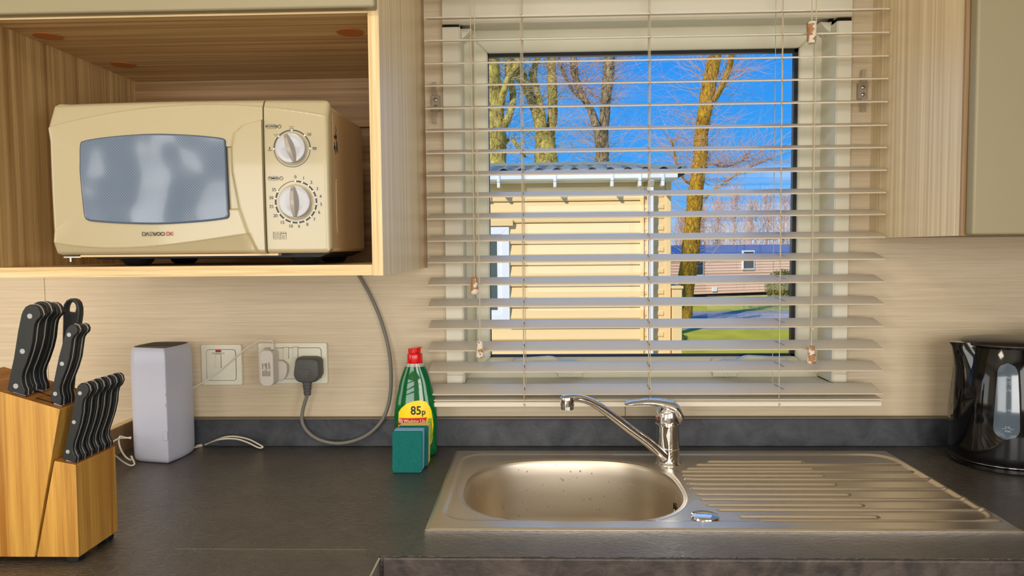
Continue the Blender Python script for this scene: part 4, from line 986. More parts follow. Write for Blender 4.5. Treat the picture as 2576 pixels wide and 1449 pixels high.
for i in range(22):
    x = -.784 + i * .0033
    vs_.box(x, x + .0012, -.118, -.056, .2272, .2279)
obj('vent_ribs', vs_, 'plug_grey', rt, kind='stuff')
for k, v in enumerate((940, 967, 993, 1019)):
    p = at(417, v, -.1478); mk = MB(); yv = -.1480 + (-.7145 - p.x) * .2222 - .0004
    if k == 0: mk.ribbon([(p.x - .0015, p.z + .001), (p.x, p.z + .002), (p.x + .0015, p.z + .001)], .0006, yv)
    elif k == 1: mk.add([(p.x + .0018 * math.cos(a), yv, p.z + .0018 * math.sin(a)) for a in [i * .63 for i in range(10)]], [tuple(range(10))])
    elif k == 2: mk.ribbon([(p.x - .001, p.z - .0015), (p.x + .0012, p.z + .0005), (p.x - .001, p.z + .0018)], .0007, yv)
    else: mk.ribbon([(p.x - .0012, p.z), (p.x + .0012, p.z)], .0008, yv); mk.ribbon([(p.x, p.z - .0018), (p.x, p.z + .0018)], .0006, yv)
    mk.add([(p.x - .0006, yv, p.z - .0050), (p.x + .0006, yv, p.z - .0050), (p.x + .0006, yv, p.z - .0038), (p.x - .0006, yv, p.z - .0038)], [(0, 1, 2, 3)])
    obj('status_mark', mk, 'mark_grey', rb_)
p = at(416, 1097, -.1475); pill = roundpoly([(p.x - .0042, p.z - .0092), (p.x + .0042, p.z - .0092), (p.x + .0042, p.z + .0092), (p.x - .0042, p.z + .0092)], .0042)
obj('button_edge', MB().prism([((x - p.x) * 1.12 + p.x, (z - p.z) * 1.05 + p.z) for x, z in pill], -.1440, -.1478), 'mark_grey', rb_)
bt_ = obj('button', MB().prism(pill, -.1440, -.1484), 'router_white', rb_, bevel=.0004)
mk = MB()
for k in (-1, 0, 1): mk.box(p.x + k * .0016 - .0004, p.x + k * .0016 + .0004, -.1486, -.1480, p.z - .0004, p.z + .0004)
obj('button_dots', mk, 'mark_grey', bt_)
lc = thing('router_cable', 'thin white cable lying looped behind and beside the router', 'cable', (-.7, -.08, 0))
q1 = [atz(492, 1122, .004), atz(530, 1112, .006), at(560, 1101, -.05), at(590, 1098, -.045), at(625, 1105, -.044), at(655, 1120, -.046), at(661, 1125, -.048), at(650, 1126, -.050), at(620, 1112, -.052), at(590, 1104, -.055), at(550, 1106, -.058), atz(515, 1119, .003), atz(490, 1126, .003), (-.715, -.030, .003)]
obj('right_loop', MB().tube(smooth_path(q1, 6), .0016, 8), 'cable_white', lc)
q2 = [at(330, 1100, -.150), at(318, 1102, -.152), at(300, 1103, -.165), at(282, 1112, -.18), at(268, 1118, -.19)]
q3 = [at(330, 1103, -.150), at(312, 1100, -.155), at(302, 1098, -.160), at(299, 1110, -.165), at(304, 1130, -.165), at(315, 1148, -.160), at(328, 1157, -.155), at(333, 1152, -.150), at(330, 1148, -.150), at(336, 1160, -.158), at(338, 1168, -.165), at(328, 1171, -.17), at(310, 1162, -.18), at(292, 1148, -.20), at(275, 1138, -.22)]
for q in (q2, q3):
    obj('left_loop', MB().tube([Vector((p.x, p.y, max(p.z, .0018))) for p in smooth_path([tuple(v) for v in q], 6)], .0016, 8), 'cable_white', lc)

# ------------------------------------------------------------------ washing-up bottle
bcx_, bcy_ = -.2425, -.076
bt = thing('detergent_bottle', 'green washing-up liquid bottle with red cap and yellow price label', 'bottle', (bcx_, bcy_, 0))
prof = [(.036, .0), (.0405, .003), (.0420, .012), (.0425, .045), (.0432, .070), (.0432, .090), (.0410, .108), (.0385, .120), (.0350, .132), (.0335, .140), (.0318, .147), (.0290, .156), (.0262, .164), (.0232, .172), (.0200, .180), (.0176, .1868)]
def b_ab(z):
    zs = [p[1] for p in prof]; a = float(np.interp(z, zs, [p[0] for p in prof])); return a, a * .56 + .006 * max(0, min(1, (z - .15) / .035)) * 1.0
def bring(z, k=1.0, n=56, e=2.35):
    a, b = b_ab(z); a *= k; b *= k
    return [(bcx_ + a * math.copysign(abs(math.cos(t)) ** (2 / e), math.cos(t)), bcy_ + b * math.copysign(abs(math.sin(t)) ** (2 / e), math.sin(t)), z) for t in [2 * math.pi * i / n for i in range(n)]]
zs = sorted(set([p[1] for p in prof[:-1]] + [.02, .03, .06, .08, .1, .115, .147, .158, .168, .176, .180]))
bo_ = obj('bottle_body', MB().loft([bring(max(z, .0003)) for z in zs]), 'liquid_green', bt, smooth=70)
obj('clear_shoulder', MB().loft([bring(z) for z in (.1801, .1835, .1868)]), 'neck_clear', bt, smooth=60)
for zc, amp in ((.150, .010), (.138, .012), (.128, .010)):   # raised swirls on the shoulder
    pts = []
    for i in range(12):
        s_ = -.026 + i * .0042; z = zc + amp * math.sin((i / 11 - .4) * 2) ; a, b = b_ab(z); a *= 1.0; t_ = min(.97, abs(s_) / a)
        pts.append((bcx_ + s_, bcy_ - b * (1 - t_ ** 2.35) ** (1 / 2.35) + .0008, z))
    obj('moulded_swirl', MB().tube(smooth_path(pts, 3), interp([0, .5, 1], [.0004, .0018, .0004], len(smooth_path(pts, 3))), 8), 'liquid_green', bt, smooth=60)
nk = .1868
obj('cap', MB().lathe([(.0150, 0), (.0154, .001), (.0152, .0165), (.0146, .0180), (.0128, .0188), (.0124, .020)], (bcx_, bcy_, nk + .0003), 36), 'cap_red', bt)
lid = MB().lathe([(.0126, 0), (.0128, .0075), (.0128, .0085), (.0120, .0095)], (bcx_ - .0005, bcy_, nk + .0206), 32)
for i, v in enumerate(lid.v): lid.v[i] = (v[0], v[1], v[2] + (v[0] - bcx_) * .10)
lid.box(bcx_ + .008, bcx_ + .0155, bcy_ - .006, bcy_ + .006, nk + .0305, nk + .0318)
obj('cap_lid', lid, 'cap_red', bt, bevel=.0004)
def wrapb(dy):
    def f(x, y, z):
        a, b = b_ab(z); s_ = x - bcx_; t_ = min(.985, abs(s_) / a); return (x, bcy_ - b * (1 - t_ ** 2.35) ** (1 / 2.35) - dy, z)
    return f
def decal(name, poly, dy, mat, parent, n=26):
    """flat printed label wrapped on the bottle: polygon in XZ, filled by columns"""
    xs = np.linspace(min(p[0] for p in poly) + 1e-5, max(p[0] for p in poly) - 1e-5, n); mbx = MB(); f = wrapb(dy); rows = []
    for x in xs:
        cr_ = []
        for (a, b) in zip(poly, poly[1:] + poly[:1]):
            if (a[0] - x) * (b[0] - x) <= 0 and a[0] != b[0]: cr_.append(a[1] + (b[1] - a[1]) * (x - a[0]) / (b[0] - a[0]))
        lo, hi = min(cr_), max(cr_); rows.append([f(x, 0, lo + (hi - lo) * k / 8) for k in range(9)])
    mbx.add([p for r in rows for p in r], [(i * 9 + j, (i + 1) * 9 + j, (i + 1) * 9 + j + 1, i * 9 + j + 1) for i in range(n - 1) for j in range(8)])
    return obj(name, mbx, mat, parent)
def BP(u, v): p = at(u, v, bcy_ - .022); return (p.x, p.z)
lab = [BP(1001, 1052), BP(1001, 1040), BP(1008, 1028), BP(1022, 1016), BP(1040, 1009), BP(1058, 1007), BP(1072, 1011), BP(1080, 1022), BP(1087, 1042), BP(1089, 1070), BP(1089, 1105), BP(1084, 1118), BP(1074, 1124), BP(1000, 1124)]
yl = decal('label', lab, .0004, 'label_yellow', bt)
decal('label_picture', [BP(1075, 1053), BP(1087, 1053), BP(1088, 1105), BP(1084, 1116), BP(1075, 1121)], .0006, 'label_green', yl, 8)
decal('label_band', [BP(1001, 1052), BP(1074, 1050), BP(1074, 1070), BP(1000, 1070)], .0007, 'label_red', yl, 16)
x, z = BP(1047, 1033); q_ = text_mb('85', .0235, x, z, 0, 0, bold=.0004, wrap=wrapb(.0011), sx=.92); obj('price', q_, 'print_black', yl)
x, z = BP(1066, 1037); q_ = text_mb('p', .0160, x, z + .0005, 0, 0, bold=.0003, wrap=wrapb(.0011)); obj('price', q_, 'print_black', yl)
x, z = BP(1043, 1059); q_ = text_mb('Washing Up', .0086, x, z, 0, 0, bold=.0002, wrap=wrapb(.0011)); obj('lettering', q_, 'print_white', yl)
x, z = BP(1008, 1059); rr = MB()
for i in range(14):
    a, b = i * 2 * math.pi / 14, (i + 1) * 2 * math.pi / 14
    for r0, r1 in ((.0030, .0043), (.0, .0016)):
        f = wrapb(.0011); rr.add([f(x + r0 * math.cos(a), 0, z + r0 * math.sin(a)), f(x + r1 * math.cos(a), 0, z + r1 * math.sin(a)), f(x + r1 * math.cos(b), 0, z + r1 * math.sin(b)), f(x + r0 * math.cos(b), 0, z + r0 * math.sin(b))], [(0, 1, 2, 3)])
obj('round_emblem', rr, 'print_white', yl)

# ------------------------------------------------------------------ sponges
def sponge(label, cx, y0, w_, h_, pad, foam, mat, lean):
    t_ = thing('sponge', label, 'sponge', (cx, y0, 0), 'sponges in front of the bottle')
    def slab(ya, yb, seed, k=1.0):
        rnd = random.Random(seed); poly = roundpoly([(cx - w_ / 2 * k, .0006), (cx + w_ / 2 * k - .001, .0006), (cx + w_ / 2 * k, h_), (cx - w_ / 2 * k + .001, h_)], [.006, .004, .003, .003], 4)
        mbx = MB(); mbx.prism(poly, ya, yb)
        mbx.v = [(x + z * .05 * 0 + rnd.uniform(-.0002, .0002), y + z * lean, z) for x, y, z in mbx.v]; return mbx
    obj('scouring_pad', slab(y0, y0 + pad, 1, 1.01), 'scour_green', t_, bevel=.0012)
    obj('foam', slab(y0 + pad, y0 + pad + foam, 2), mat, t_, bevel=.002)
s0_ = at(988, 1188, -.196); s1_ = at(1063, 1188, -.196)
sponge('blue foam sponge with a dark green scouring pad, front one of the two', (s0_.x + s1_.x) / 2, -.200, .0560, .0768, .0065, .0250, 'sponge_blue', .06)
sponge('yellow foam sponge with green pad between the blue sponge and the bottle', (s0_.x + s1_.x) / 2 + .004, -.158, .0580, .0765, .006, .0240, 'sponge_yellow', .08)

# ------------------------------------------------------------------ kettle
kx, ky = .8850, -.1250
kt = thing('kettle', 'glossy black electric kettle with a grey water gauge beside the drainer', 'kettle', (kx, ky, 0))
obj('base', MB().lathe([(.086, 0), (.090, .002), (.090, .008), (.086, .011)], (kx, ky, .0001), 48), 'kettle_black', kt)
kp = [(.0860, .0120), (.0895, .0150), (.0905, .030), (.0905, .070), (.0895, .110), (.0865, .145), (.0815, .178), (.0750, .205), (.0700, .220), (.0680, .2255)]
kb = obj('body', MB().lathe(kp, (kx, ky, 0), 72), 'kettle_black', kt, smooth=60)
obj('base_ring', MB().lathe([(.0880, 0), (.0900, .0006), (.0900, .0012), (.0880, .0018)], (kx, ky, .0112), 64), 'chrome', kt)
ldm = []
for r, z in ((.0735, .2256), (.0750, .2275), (.0745, .2300), (.066, .2345), (.045, .2385), (.02, .2400)): ldm.append([(kx + (r * 1.02 if math.cos(a) < 0 else r) * math.cos(a), ky + r * math.sin(a), z) for a in [i * 2 * math.pi / 56 for i in range(56)]])
obj('lid', MB().loft(ldm), 'kettle_lid', kt, smooth=60)
# spout: V-shaped channel on the left, tapering down the body
rings = []
for z, out, hw in ((.070, -.004, .010), (.085, .0015, .020), (.110, .0035, .026), (.150, .0060, .029), (.180, .0100, .029), (.205, .0195, .026), (.222, .0290, .022), (.2300, .0360, .019)):
    rr_ = float(np.interp(z, [p[1] for p in kp], [p[0] for p in kp])); th = math.pi
    tipx = kx - rr_ - out; bx_ = kx - math.sqrt(max(rr_ ** 2 - hw ** 2, 0)) + .006
    rings.append([(bx_, ky - hw, z), ((bx_ + tipx) / 2 - .003, ky - hw * .72, z), (tipx + .0015, ky - hw * .22, z), (tipx, ky, z), (tipx + .0015, ky + hw * .22, z), ((bx_ + tipx) / 2 - .003, ky + hw * .72, z), (bx_, ky + hw, z)])
obj('spout', MB().loft(rings), 'kettle_black', kt, smooth=50)
hp = smooth_path([(kx + .060, ky + .01, .222), (kx + .090, ky + .012, .236), (kx + .125, ky + .014, .222), (kx + .136, ky + .015, .170), (kx + .128, ky + .014, .110), (kx + .108, ky + .012, .075), (kx + .084, ky + .01, .060)], 6)
obj('handle', MB().tube(hp, .0125, 16, True, [1.25] * len(hp)), 'kettle_black', kt, smooth=60)
# gauge window wrapped on the body, facing the camera
def kw(th_c, dr):
    def f(s_, z):
        r = float(np.interp(z, [p[1] for p in kp], [p[0] for p in kp])) + dr; th = th_c + s_ / .09; return (kx + r * math.cos(th), ky + r * math.sin(th), z)
    return f
gth = R(241); f = kw(gth, .0010)
def gauge_strip(mbx, w_lo, w_hi, z0, z1, f, n=26, m_=8):
    vs = []
    for i in range(n + 1):
        z = z0 + (z1 - z0) * i / n; hw = w_lo + (w_hi - w_lo) * i / n
        if z - z0 < w_lo: hw *= math.sqrt(max(1 - ((w_lo - (z - z0)) / w_lo) ** 2, 0.001))
        if z1 - z < w_hi: hw *= math.sqrt(max(1 - ((w_hi - (z1 - z)) / w_hi) ** 2, 0.001))
        for j in range(m_ + 1): vs.append(f(-hw + 2 * hw * j / m_, z))
    mbx.add(vs, [(i * (m_ + 1) + j, i * (m_ + 1) + j + 1, (i + 1) * (m_ + 1) + j + 1, (i + 1) * (m_ + 1) + j) for i in range(n) for j in range(m_)]); return mbx
gg = obj('water_gauge', gauge_strip(MB(), .0205, .0165, .064, .200, f), 'gauge', kt, smooth=60)
gm = MB(); f2 = kw(gth, .0014)
def ktext(s_, size, so, z): 
    def wr(x, y, z_): return f2(x, z_)
    q = text_mb(s_, size, so, z, 0, 0, wrap=wr); gm.add(q.v, q.f)
for s_, z, sz in (('MAX', .1745, .0058), ('1.7L', .1665, .0050), ('1.5L', .1525, .0050), ('1.0L', .1170, .0050), ('0.5L', .0860, .0050), ('MIN', .0790, .0050)): ktext(s_, sz, .002, z)
for z in (.1630, .1495, .1140, .0830):
    vs = [f2(-.007, z), f2(.011, z), f2(.011, z + .0005), f2(-.007, z + .0005)]; gm.add(vs, [(0, 1, 2, 3)])
obj('gauge_marks', gm, 'gauge_print', gg)

# ------------------------------------------------------------------ knife block and knives
KY0, KY1 = -.588, -.497
kb_ = thing('knife_block', 'golden pine knife block with a low front tier, left end of the worktop', 'knife block', (-.70, -.54, 0))
big = [(-.6277, .2072), (-.6705, .0080), (-.812, .0080), (-.768, .2490)]
obj('tall_tier', MB().prism(big, KY0, KY1), 'block_wood', kb_, bevel=.0008)
low = [(-.6388 + .0006, .1381), (-.6095, .1327), (-.6102, .0080), (-.6678, .0080)]
obj('low_tier', MB().prism(low, KY0 + .0002, KY1), 'block_wood', kb_, bevel=.0008)
def topface(a, b, d=.0004):      # darker end grain on the sloping tops
    (ax, az), (bx, bz) = a, b
    return MB().add([(ax, KY0 + .001, az + d), (bx, KY0 + .001, bz + d), (bx, KY1 - .001, bz + d), (ax, KY1 - .001, az + d)], [(0, 1, 2, 3)])
obj('top_end_grain', topface(big[3], big[0]), 'block_wood_end', kb_)
obj('top_end_grain', topface(low[0], low[1]), 'block_wood_end', kb_)
sl_ = MB()
for (xa, y, L_) in ((-.668, -.575, .026), (-.668, -.555, .026), (-.66, -.534, .03), (-.70, -.553, .03)):
    za = .2072 + (-.6277 - xa) * .303; sl_.add([(xa, y - .0012, za + .0008), (xa + L_, y - .0012, za + .0008 - L_ * .303), (xa + L_, y + .0012, za + .0008 - L_ * .303), (xa, y + .0012, za + .0008)], [(0, 1, 2, 3)])
obj('blade_slots', sl_, 'hole_dark', kb_)
for x in (-.622, -.79):
    for y in (KY0 + .012, KY1 - .012): obj('rubber_foot', MB().box(x - .008, x + .008, y - .008, y + .008, 0, .0079), 'microwave_black', kb_, bevel=.001)

def Z1(pts): return [(x / 4.529, 740 + y / 4.529) for x, y in pts]
def Z2(pts): return [(x / 2.962, 960 + y / 2.962) for x, y in pts]
BIGP = Z1([(62, 1100), (90, 940), (135, 740), (185, 420), (222, 240), (240, 190), (272, 145), (318, 122), (365, 126), (402, 145), (428, 185), (443, 238), (436, 268), (402, 300), (378, 340), (366, 400), (352, 540), (325, 660), (278, 800), (240, 890), (228, 950), (232, 1010), (245, 1060), (264, 1098), (262, 1160)])
BIGR = Z1([(321, 253), (237, 655), (161, 1052)])
MEDP = Z1([(540, 1232), (570, 1060), (640, 720), (700, 500), (722, 415), (755, 365), (798, 347), (838, 366), (858, 408), (850, 450), (815, 480), (792, 520), (781, 600), (762, 740), (725, 865), (675, 990), (650, 1070), (650, 1130), (668, 1190), (664, 1282)])
MEDR = Z1([(758, 468), (678, 800), (600, 1144)])
STKP = Z2([(452, 580), (480, 465), (512, 320), (540, 170), (553, 80), (565, 38), (590, 15), (620, 17), (642, 38), (650, 75), (636, 110), (612, 135), (602, 175), (598, 240), (580, 330), (556, 405), (534, 470), (530, 515), (542, 550), (556, 570), (552, 612)])
STKR = Z2([(585, 90), (540, 306), (494, 527)])
PROTO = {}
def knife(pts, riv, y0, th, label, group, rr, dx=0, dz=0, key=None):
    root = None
    base = at(pts[0][0] * .5 + pts[-1][0] * .5, pts[0][1] * .5 + pts[-1][1] * .5, KY0)
    loc = Vector((base.x, y0 + th / 2, base.z))
    if key in PROTO:
        src = PROTO[key]; root = src.copy(); COL.objects.link(root); root.location = (loc.x + dx, loc.y, loc.z + dz)
        for ch in src.children:
            c = ch.copy(); COL.objects.link(c); c.parent = root
            for g_ in ch.children:
                d = g_.copy(); COL.objects.link(d); d.parent = c
        return tag(root, label, 'knife', group)
    root = thing('kitchen_knife' if th > .0125 else 'steak_knife', label, 'knife', loc, group)
    P = xz(pts, KY0); tang_w = .0013 if th > .0125 else .0010; h = (th - tang_w) / 2; ym = y0 + th / 2
    cx, cz = sum(p[0] for p in P) / len(P), sum(p[1] for p in P) / len(P)
    for (a, b) in ((y0, y0 + h), (y0 + h + tang_w, y0 + th)):
        obj('handle_scale', MB().prism(P, a, b), 'handle_black', root, bevel=.0009, seg=2, smooth=40)
    Pt = []
    n = len(P)
    for i, p in enumerate(P):
        a, b = Vector(P[i - 1]), Vector(P[(i + 1) % n]); t_ = (b - a).normalized(); nn = Vector((-t_.y, t_.x)); nn = nn if nn.dot(Vector(p) - Vector((cx, cz))) > 0 else -nn
        Pt.append((p[0] + nn.x * .0003, p[1] + nn.y * .0003))
    obj('tang', MB().prism(Pt, y0 + h - .0001, y0 + h + tang_w + .0001), 'tang_steel', root)
    for u, v in riv:
        q = at(u, v, KY0); obj('rivet', MB().disc((q.x, y0 + .0003, q.z), rr, .0005, 20), 'rivet', root)
    # blade going down into its slot
    dv = (Vector(P[0]) + Vector(P[-1])) / 2; up_ = (Vector((cx, cz)) - dv).normalized(); w2 = (Vector(P[-1]) - Vector(P[0])) * .35
    e0 = dv - up_ * .045
    obj('blade', MB().prism([tuple(dv + w2), tuple(dv - w2), tuple(e0 - w2), tuple(e0 + w2)], ym - .0007, ym + .0007), 'tang_steel', root)
    PROTO[key] = root
    return root
G1, G2, G3 = 'large knives in the knife block', 'two small knives in the knife block', 'steak knives in the low tier of the knife block'
knife(BIGP, BIGR, KY0 + .0030, .0150, 'largest black-handled knife, nearest and leftmost in the knife block', G1, .0034, key='big')
knife(BIGP, BIGR, -.5692, .0150, 'second large black-handled knife, middle of the three in the back row', G1, .0034, dx=.0, dz=.0028, key='big')
knife(BIGP, BIGR, -.5534, .0150, 'third large black-handled knife, beside the scissors', G1, .0034, dx=.0022, dz=.0004, key='big')
knife(MEDP, MEDR, KY0 + .0050, .0130, 'nearer of the two small black-handled knives above the block edge', G2, .0028, key='med')
knife(MEDP, MEDR, -.5670, .0130, 'farther of the two small black-handled knives above the block edge', G2, .0028, dx=.0, dz=-.0008, key='med')
names = ['first steak knife of the row of six, nearest the camera', 'second steak knife of the row of six from the near end', 'third steak knife of the row of six from the near end',
         'fourth steak knife of the row of six from the near end', 'fifth steak knife of the row of six from the near end', 'last steak knife of the row of six, nearest the router']
for i in range(6):
    knife(STKP, STKR, KY0 + .0030 + i * .01520, .0104, names[i], G3, .0026, dx=-i * .0001, dz=random.uniform(-.0004, .0004), key='stk')
# scissors: one looped handle showing behind the knives
sc_ = thing('scissors', 'black kitchen scissors with a looped handle, behind the large knives', 'scissors', (-.655, -.512, .235))
def SP(pts, y=-.518): return xz(Z1(pts), y)
outer = SP([(735, 600), (742, 300), (740, 160), (752, 110), (785, 65), (835, 44), (885, 56), (918, 95), (934, 160), (934, 230), (920, 330), (900, 500), (850, 900), (830, 1090), (720, 1090), (700, 800)])
hole = SP([(776, 200), (782, 140), (800, 100), (835, 82), (868, 92), (888, 125), (890, 160), (880, 203), (860, 208), (800, 202)])
bm = bmesh.new(); ov = [bm.verts.new((x, -.524, z)) for x, z in outer]; hv = [bm.verts.new((x, -.524, z)) for x, z in hole]
es = [bm.edges.new((ov[i], ov[(i + 1) % len(ov)])) for i in range(len(ov))] + [bm.edges.new((hv[i], hv[(i + 1) % len(hv)])) for i in range(len(hv))]
bmesh.ops.triangle_fill(bm, use_beauty=True, edges=es)
ex = bmesh.ops.extrude_face_region(bm, geom=list(bm.faces)); bmesh.ops.translate(bm, vec=(0, .011, 0), verts=[v for v in ex['geom'] if isinstance(v, bmesh.types.BMVert)])
mb = MB(); bm.verts.index_update(); mb.v = [tuple(v.co) for v in bm.verts]; mb.f = [tuple(v.index for v in f_.verts) for f_ in bm.faces]; bm.free()
obj('handle', mb, 'handle_black', sc_, bevel=.0020, seg=3)
obj('blade', MB().prism(SP([(740, 1090), (800, 1090), (790, 1300), (745, 1300)]), -.5195, -.5175), 'tang_steel', sc_)

# ------------------------------------------------------------------ outside: ground
GZ = -2.0
obj('lawn', MB().box(-40, 60, 1.0, 90, GZ - .05, GZ), 'grass', kind='structure')
def gq(name, uv, mat, dz=.01):
    ps = [atz(u, v, GZ) for u, v in uv]; mbx = MB(); mbx.prismz([(p.x, p.y) for p in ps], GZ, GZ + dz); return obj(name, mbx, mat, kind='structure')
gq('road', [(1500, 830), (2250, 826), (2400, 778), (1400, 786)], 'road')
tag(obj('garden_path', MB().box(-20, 9, 3.2, 4.6, GZ, GZ + .012), 'road'), kind='structure')

# ------------------------------------------------------------------ neighbouring caravan
EY = 6.5
cv = thing('caravan', 'cream static caravan with ribbed siding, white gutter and grey tile-effect roof', 'caravan', (-1.5, EY + 1.5, GZ))
CX0, CX1, CZ1_ = -5.0, 1.485, 1.19
obj('core_wall', MB().box(CX0 + .02, CX1 - .02, EY + .03, EY + 3.2, GZ + .35, CZ1_ + .0), 'caravan_cream', cv)
obj('skirt', MB().box(CX0 + .1, CX1 - .1, EY + .15, EY + 3.0, GZ, GZ + .35), 'microwave_black', cv)
# siding planks: each plank a moulded profile with a proud bead
pitch = .2338; ztop = 1.155
wx0, wx1, wz0, wz1 = -1.35, -.2830, -.404, .650
def plank(x0, x1, z0):
    pr = [(0, 0), (-.020, .006), (-.024, .020), (-.018, .060), (-.010, .085), (-.012, .100), (-.026, .112), (-.030, .125), (-.022, .150), (-.008, pitch - .03), (-.004, pitch - .004), (0, pitch - .004)]
    mbx = MB(); mbx.loft([[(x, EY + a, z0 + b) for a, b in pr] for x in (x0, x1)]); return mbx
k = 0; z = ztop - pitch
while z > GZ + .3:
    spans = [(CX0, wx0), (wx1, 1.150)] if (z < wz1 - .02 and z + pitch > wz0 + .02) else [(CX0, 1.150)]
    for x0, x1 in spans: obj('siding_plank', plank(x0, x1, z), 'caravan_cream', cv, smooth=25)
    pr = MB(); pr.loft([[(x, EY - a, z + b) for a, b in ((0, .03), (.014, .04), (.016, .06), (.006, .10), (.006, .135), (.016, .15), (.014, .19), (0, .20))] for x in (1.20, 1.405)])
    obj('corner_siding', pr, 'caravan_cream', cv, smooth=25)
    z -= pitch
obj('wall_face', MB().box(1.15, CX1, EY - .004, EY + .03, GZ + .35, CZ1_), 'caravan_cream', cv)
obj('corner_strip', MB().box(1.15, 1.19, EY - .03, EY - .004, GZ + .35, ztop), 'caravan_cream', cv, bevel=.006)
obj('corner_strip', MB().box(1.425, CX1, EY - .024, EY - .004, GZ + .35, ztop), 'caravan_cream', cv, bevel=.006)
obj('fascia', MB().box(CX0, 1.50, EY - .10, EY - .08, 1.115, 1.215), 'caravan_pvc', cv)
obj('soffit', MB().box(CX0, 1.50, EY - .08, EY + .05, 1.17, 1.18), 'caravan_pvc', cv)
ringg = [(EY - .10, 1.215), (EY - .10, 1.150), (EY - .125, 1.132), (EY - .175, 1.132), (EY - .20, 1.150), (EY - .20, 1.215), (EY - .193, 1.215), (EY - .19, 1.155), (EY - .17, 1.140), (EY - .13, 1.140), (EY - .11, 1.155), (EY - .107, 1.215)]
obj('gutter', MB().loft([[(x, a, b) for a, b in ringg] for x in (CX0, 1.52)]), 'caravan_pvc', cv)
for u in (1110, 1254, 1396, 1540, 1610, 1668):
    x = at(u, 455, EY - .2).x
    obj('gutter_bracket', MB().prism([(x - .016, 1.120), (x + .016, 1.120), (x + .016, 1.216), (x - .016, 1.216)], EY - .211, EY - .201).prism([(x - .016, 1.062), (x + .016, 1.062), (x + .016, 1.1315), (x - .016, 1.1315)], EY - .205, EY - .10), 'caravan_pvc', cv, bevel=.004)
dp = MB().box(1.216, 1.284, EY - .11, EY - .045, GZ + .1, 1.06); dp.loft([[(x, EY - .045, 1.0605), (x, EY - .11, 1.0605), (x, EY - .185, 1.128), (x, EY - .12, 1.128)] for x in (1.216, 1.284)])
obj('downpipe', dp, 'caravan_pvc', cv, bevel=.012)
# window with head flashing
fw = .085
def fr4(x0, x1, z0, z1, w_, y0, y1):
    m_ = MB()
    for poly in ([(x0, z0), (x0 + w_, z0 + w_), (x0 + w_, z1 - w_), (x0, z1)], [(x1, z0), (x1, z1), (x1 - w_, z1 - w_), (x1 - w_, z0 + w_)],
                 [(x0, z1), (x0 + w_, z1 - w_), (x1 - w_, z1 - w_), (x1, z1)], [(x0, z0), (x1, z0), (x1 - w_, z0 + w_), (x0 + w_, z0 + w_)]): m_.prism(poly, y0, y1)
    return m_
wf = obj('window', fr4(wx0, wx1, wz0, wz1, fw, EY - .045, EY + .02), 'caravan_pvc', cv, bevel=.004)
obj('inner_frame', fr4(wx0 + fw, wx1 - fw, wz0 + fw, wz1 - fw, .05, EY - .028, EY + .01), 'caravan_pvc', wf, bevel=.004)
obj('pane', MB().box(wx0 + fw, wx1 - fw, EY - .015, EY - .005, wz0 + fw, wz1 - fw), 'caravan_glass', wf)
obj('window_head', MB().box(wx0 - .05, wx1 + .045, EY - .06, EY, wz1 + .005, wz1 + .075), 'caravan_cream', cv, bevel=.006)
obj('vent_cover', MB().box(-.62, -.475, EY - .045, EY, .925, 1.0), 'caravan_cream', cv, bevel=.008)
mbx = MB().box(1.4950, 1.60, EY - .06, EY + .45, GZ, -.045); mbx.box(1.487, 1.612, EY - .075, EY + .465, -.0445, -.015)
obj('meter_box', mbx, 'caravan_cream', cv, bevel=.005)
# roof: pressed tile-effect sheets with waves running up the slope
rf = MB(); nxr, nyr = 420, 26; RXA, RXB = CX0, 1.60; ry0, ry1, rz0, rz1 = EY - .17, EY + 1.62, 1.225, 1.475
vs = []
for i in range(nxr + 1):
    x = RXA + (RXB - RXA) * i / nxr
    for j in range(nyr + 1):
        t_ = j / nyr; lim = max(0, min(1, (RXB - x) / .62)); tt = min(t_, lim)
        y = ry0 + (ry1 - ry0) * tt; zz_ = rz0 + (rz1 - rz0) * tt + .021 * math.sin(x * 2 * math.pi / .19) * (1 if tt < lim or lim >= 1 else .3) + .022 * ((tt * 5) % 1.0 < .14)
        vs.append((x, y, zz_))
rf.add(vs, [(i * (nyr + 1) + j, (i + 1) * (nyr + 1) + j, (i + 1) * (nyr + 1) + j + 1, i * (nyr + 1) + j + 1) for i in range(nxr) for j in range(nyr)])
ro = obj('roof', rf, 'roof_slate', cv, smooth=50, fix=False)
obj('hip_slope', MB().add([(1.60, EY - .17, 1.225), (1.60, EY + 3.4, 1.225), (.98, EY + 1.62, 1.480)], [(0, 1, 2)]).add([(CX0, EY + 1.62, 1.475), (.98, EY + 1.62, 1.475), (1.6, EY + 3.4, 1.225), (CX0, EY + 3.4, 1.225)], [(0, 1, 2, 3)]), 'roof_slate', cv)
obj('hip_ridge', MB().tube([(1.60, EY - .17, 1.238), (.98, EY + 1.62, 1.50), (CX0, EY + 1.62, 1.50)], .035, 8), 'roof_slate', cv)
obj('eave_filler', MB().box(CX0, 1.60, EY - .16, EY + 3.3, 1.18, 1.222), 'microwave_black', cv)

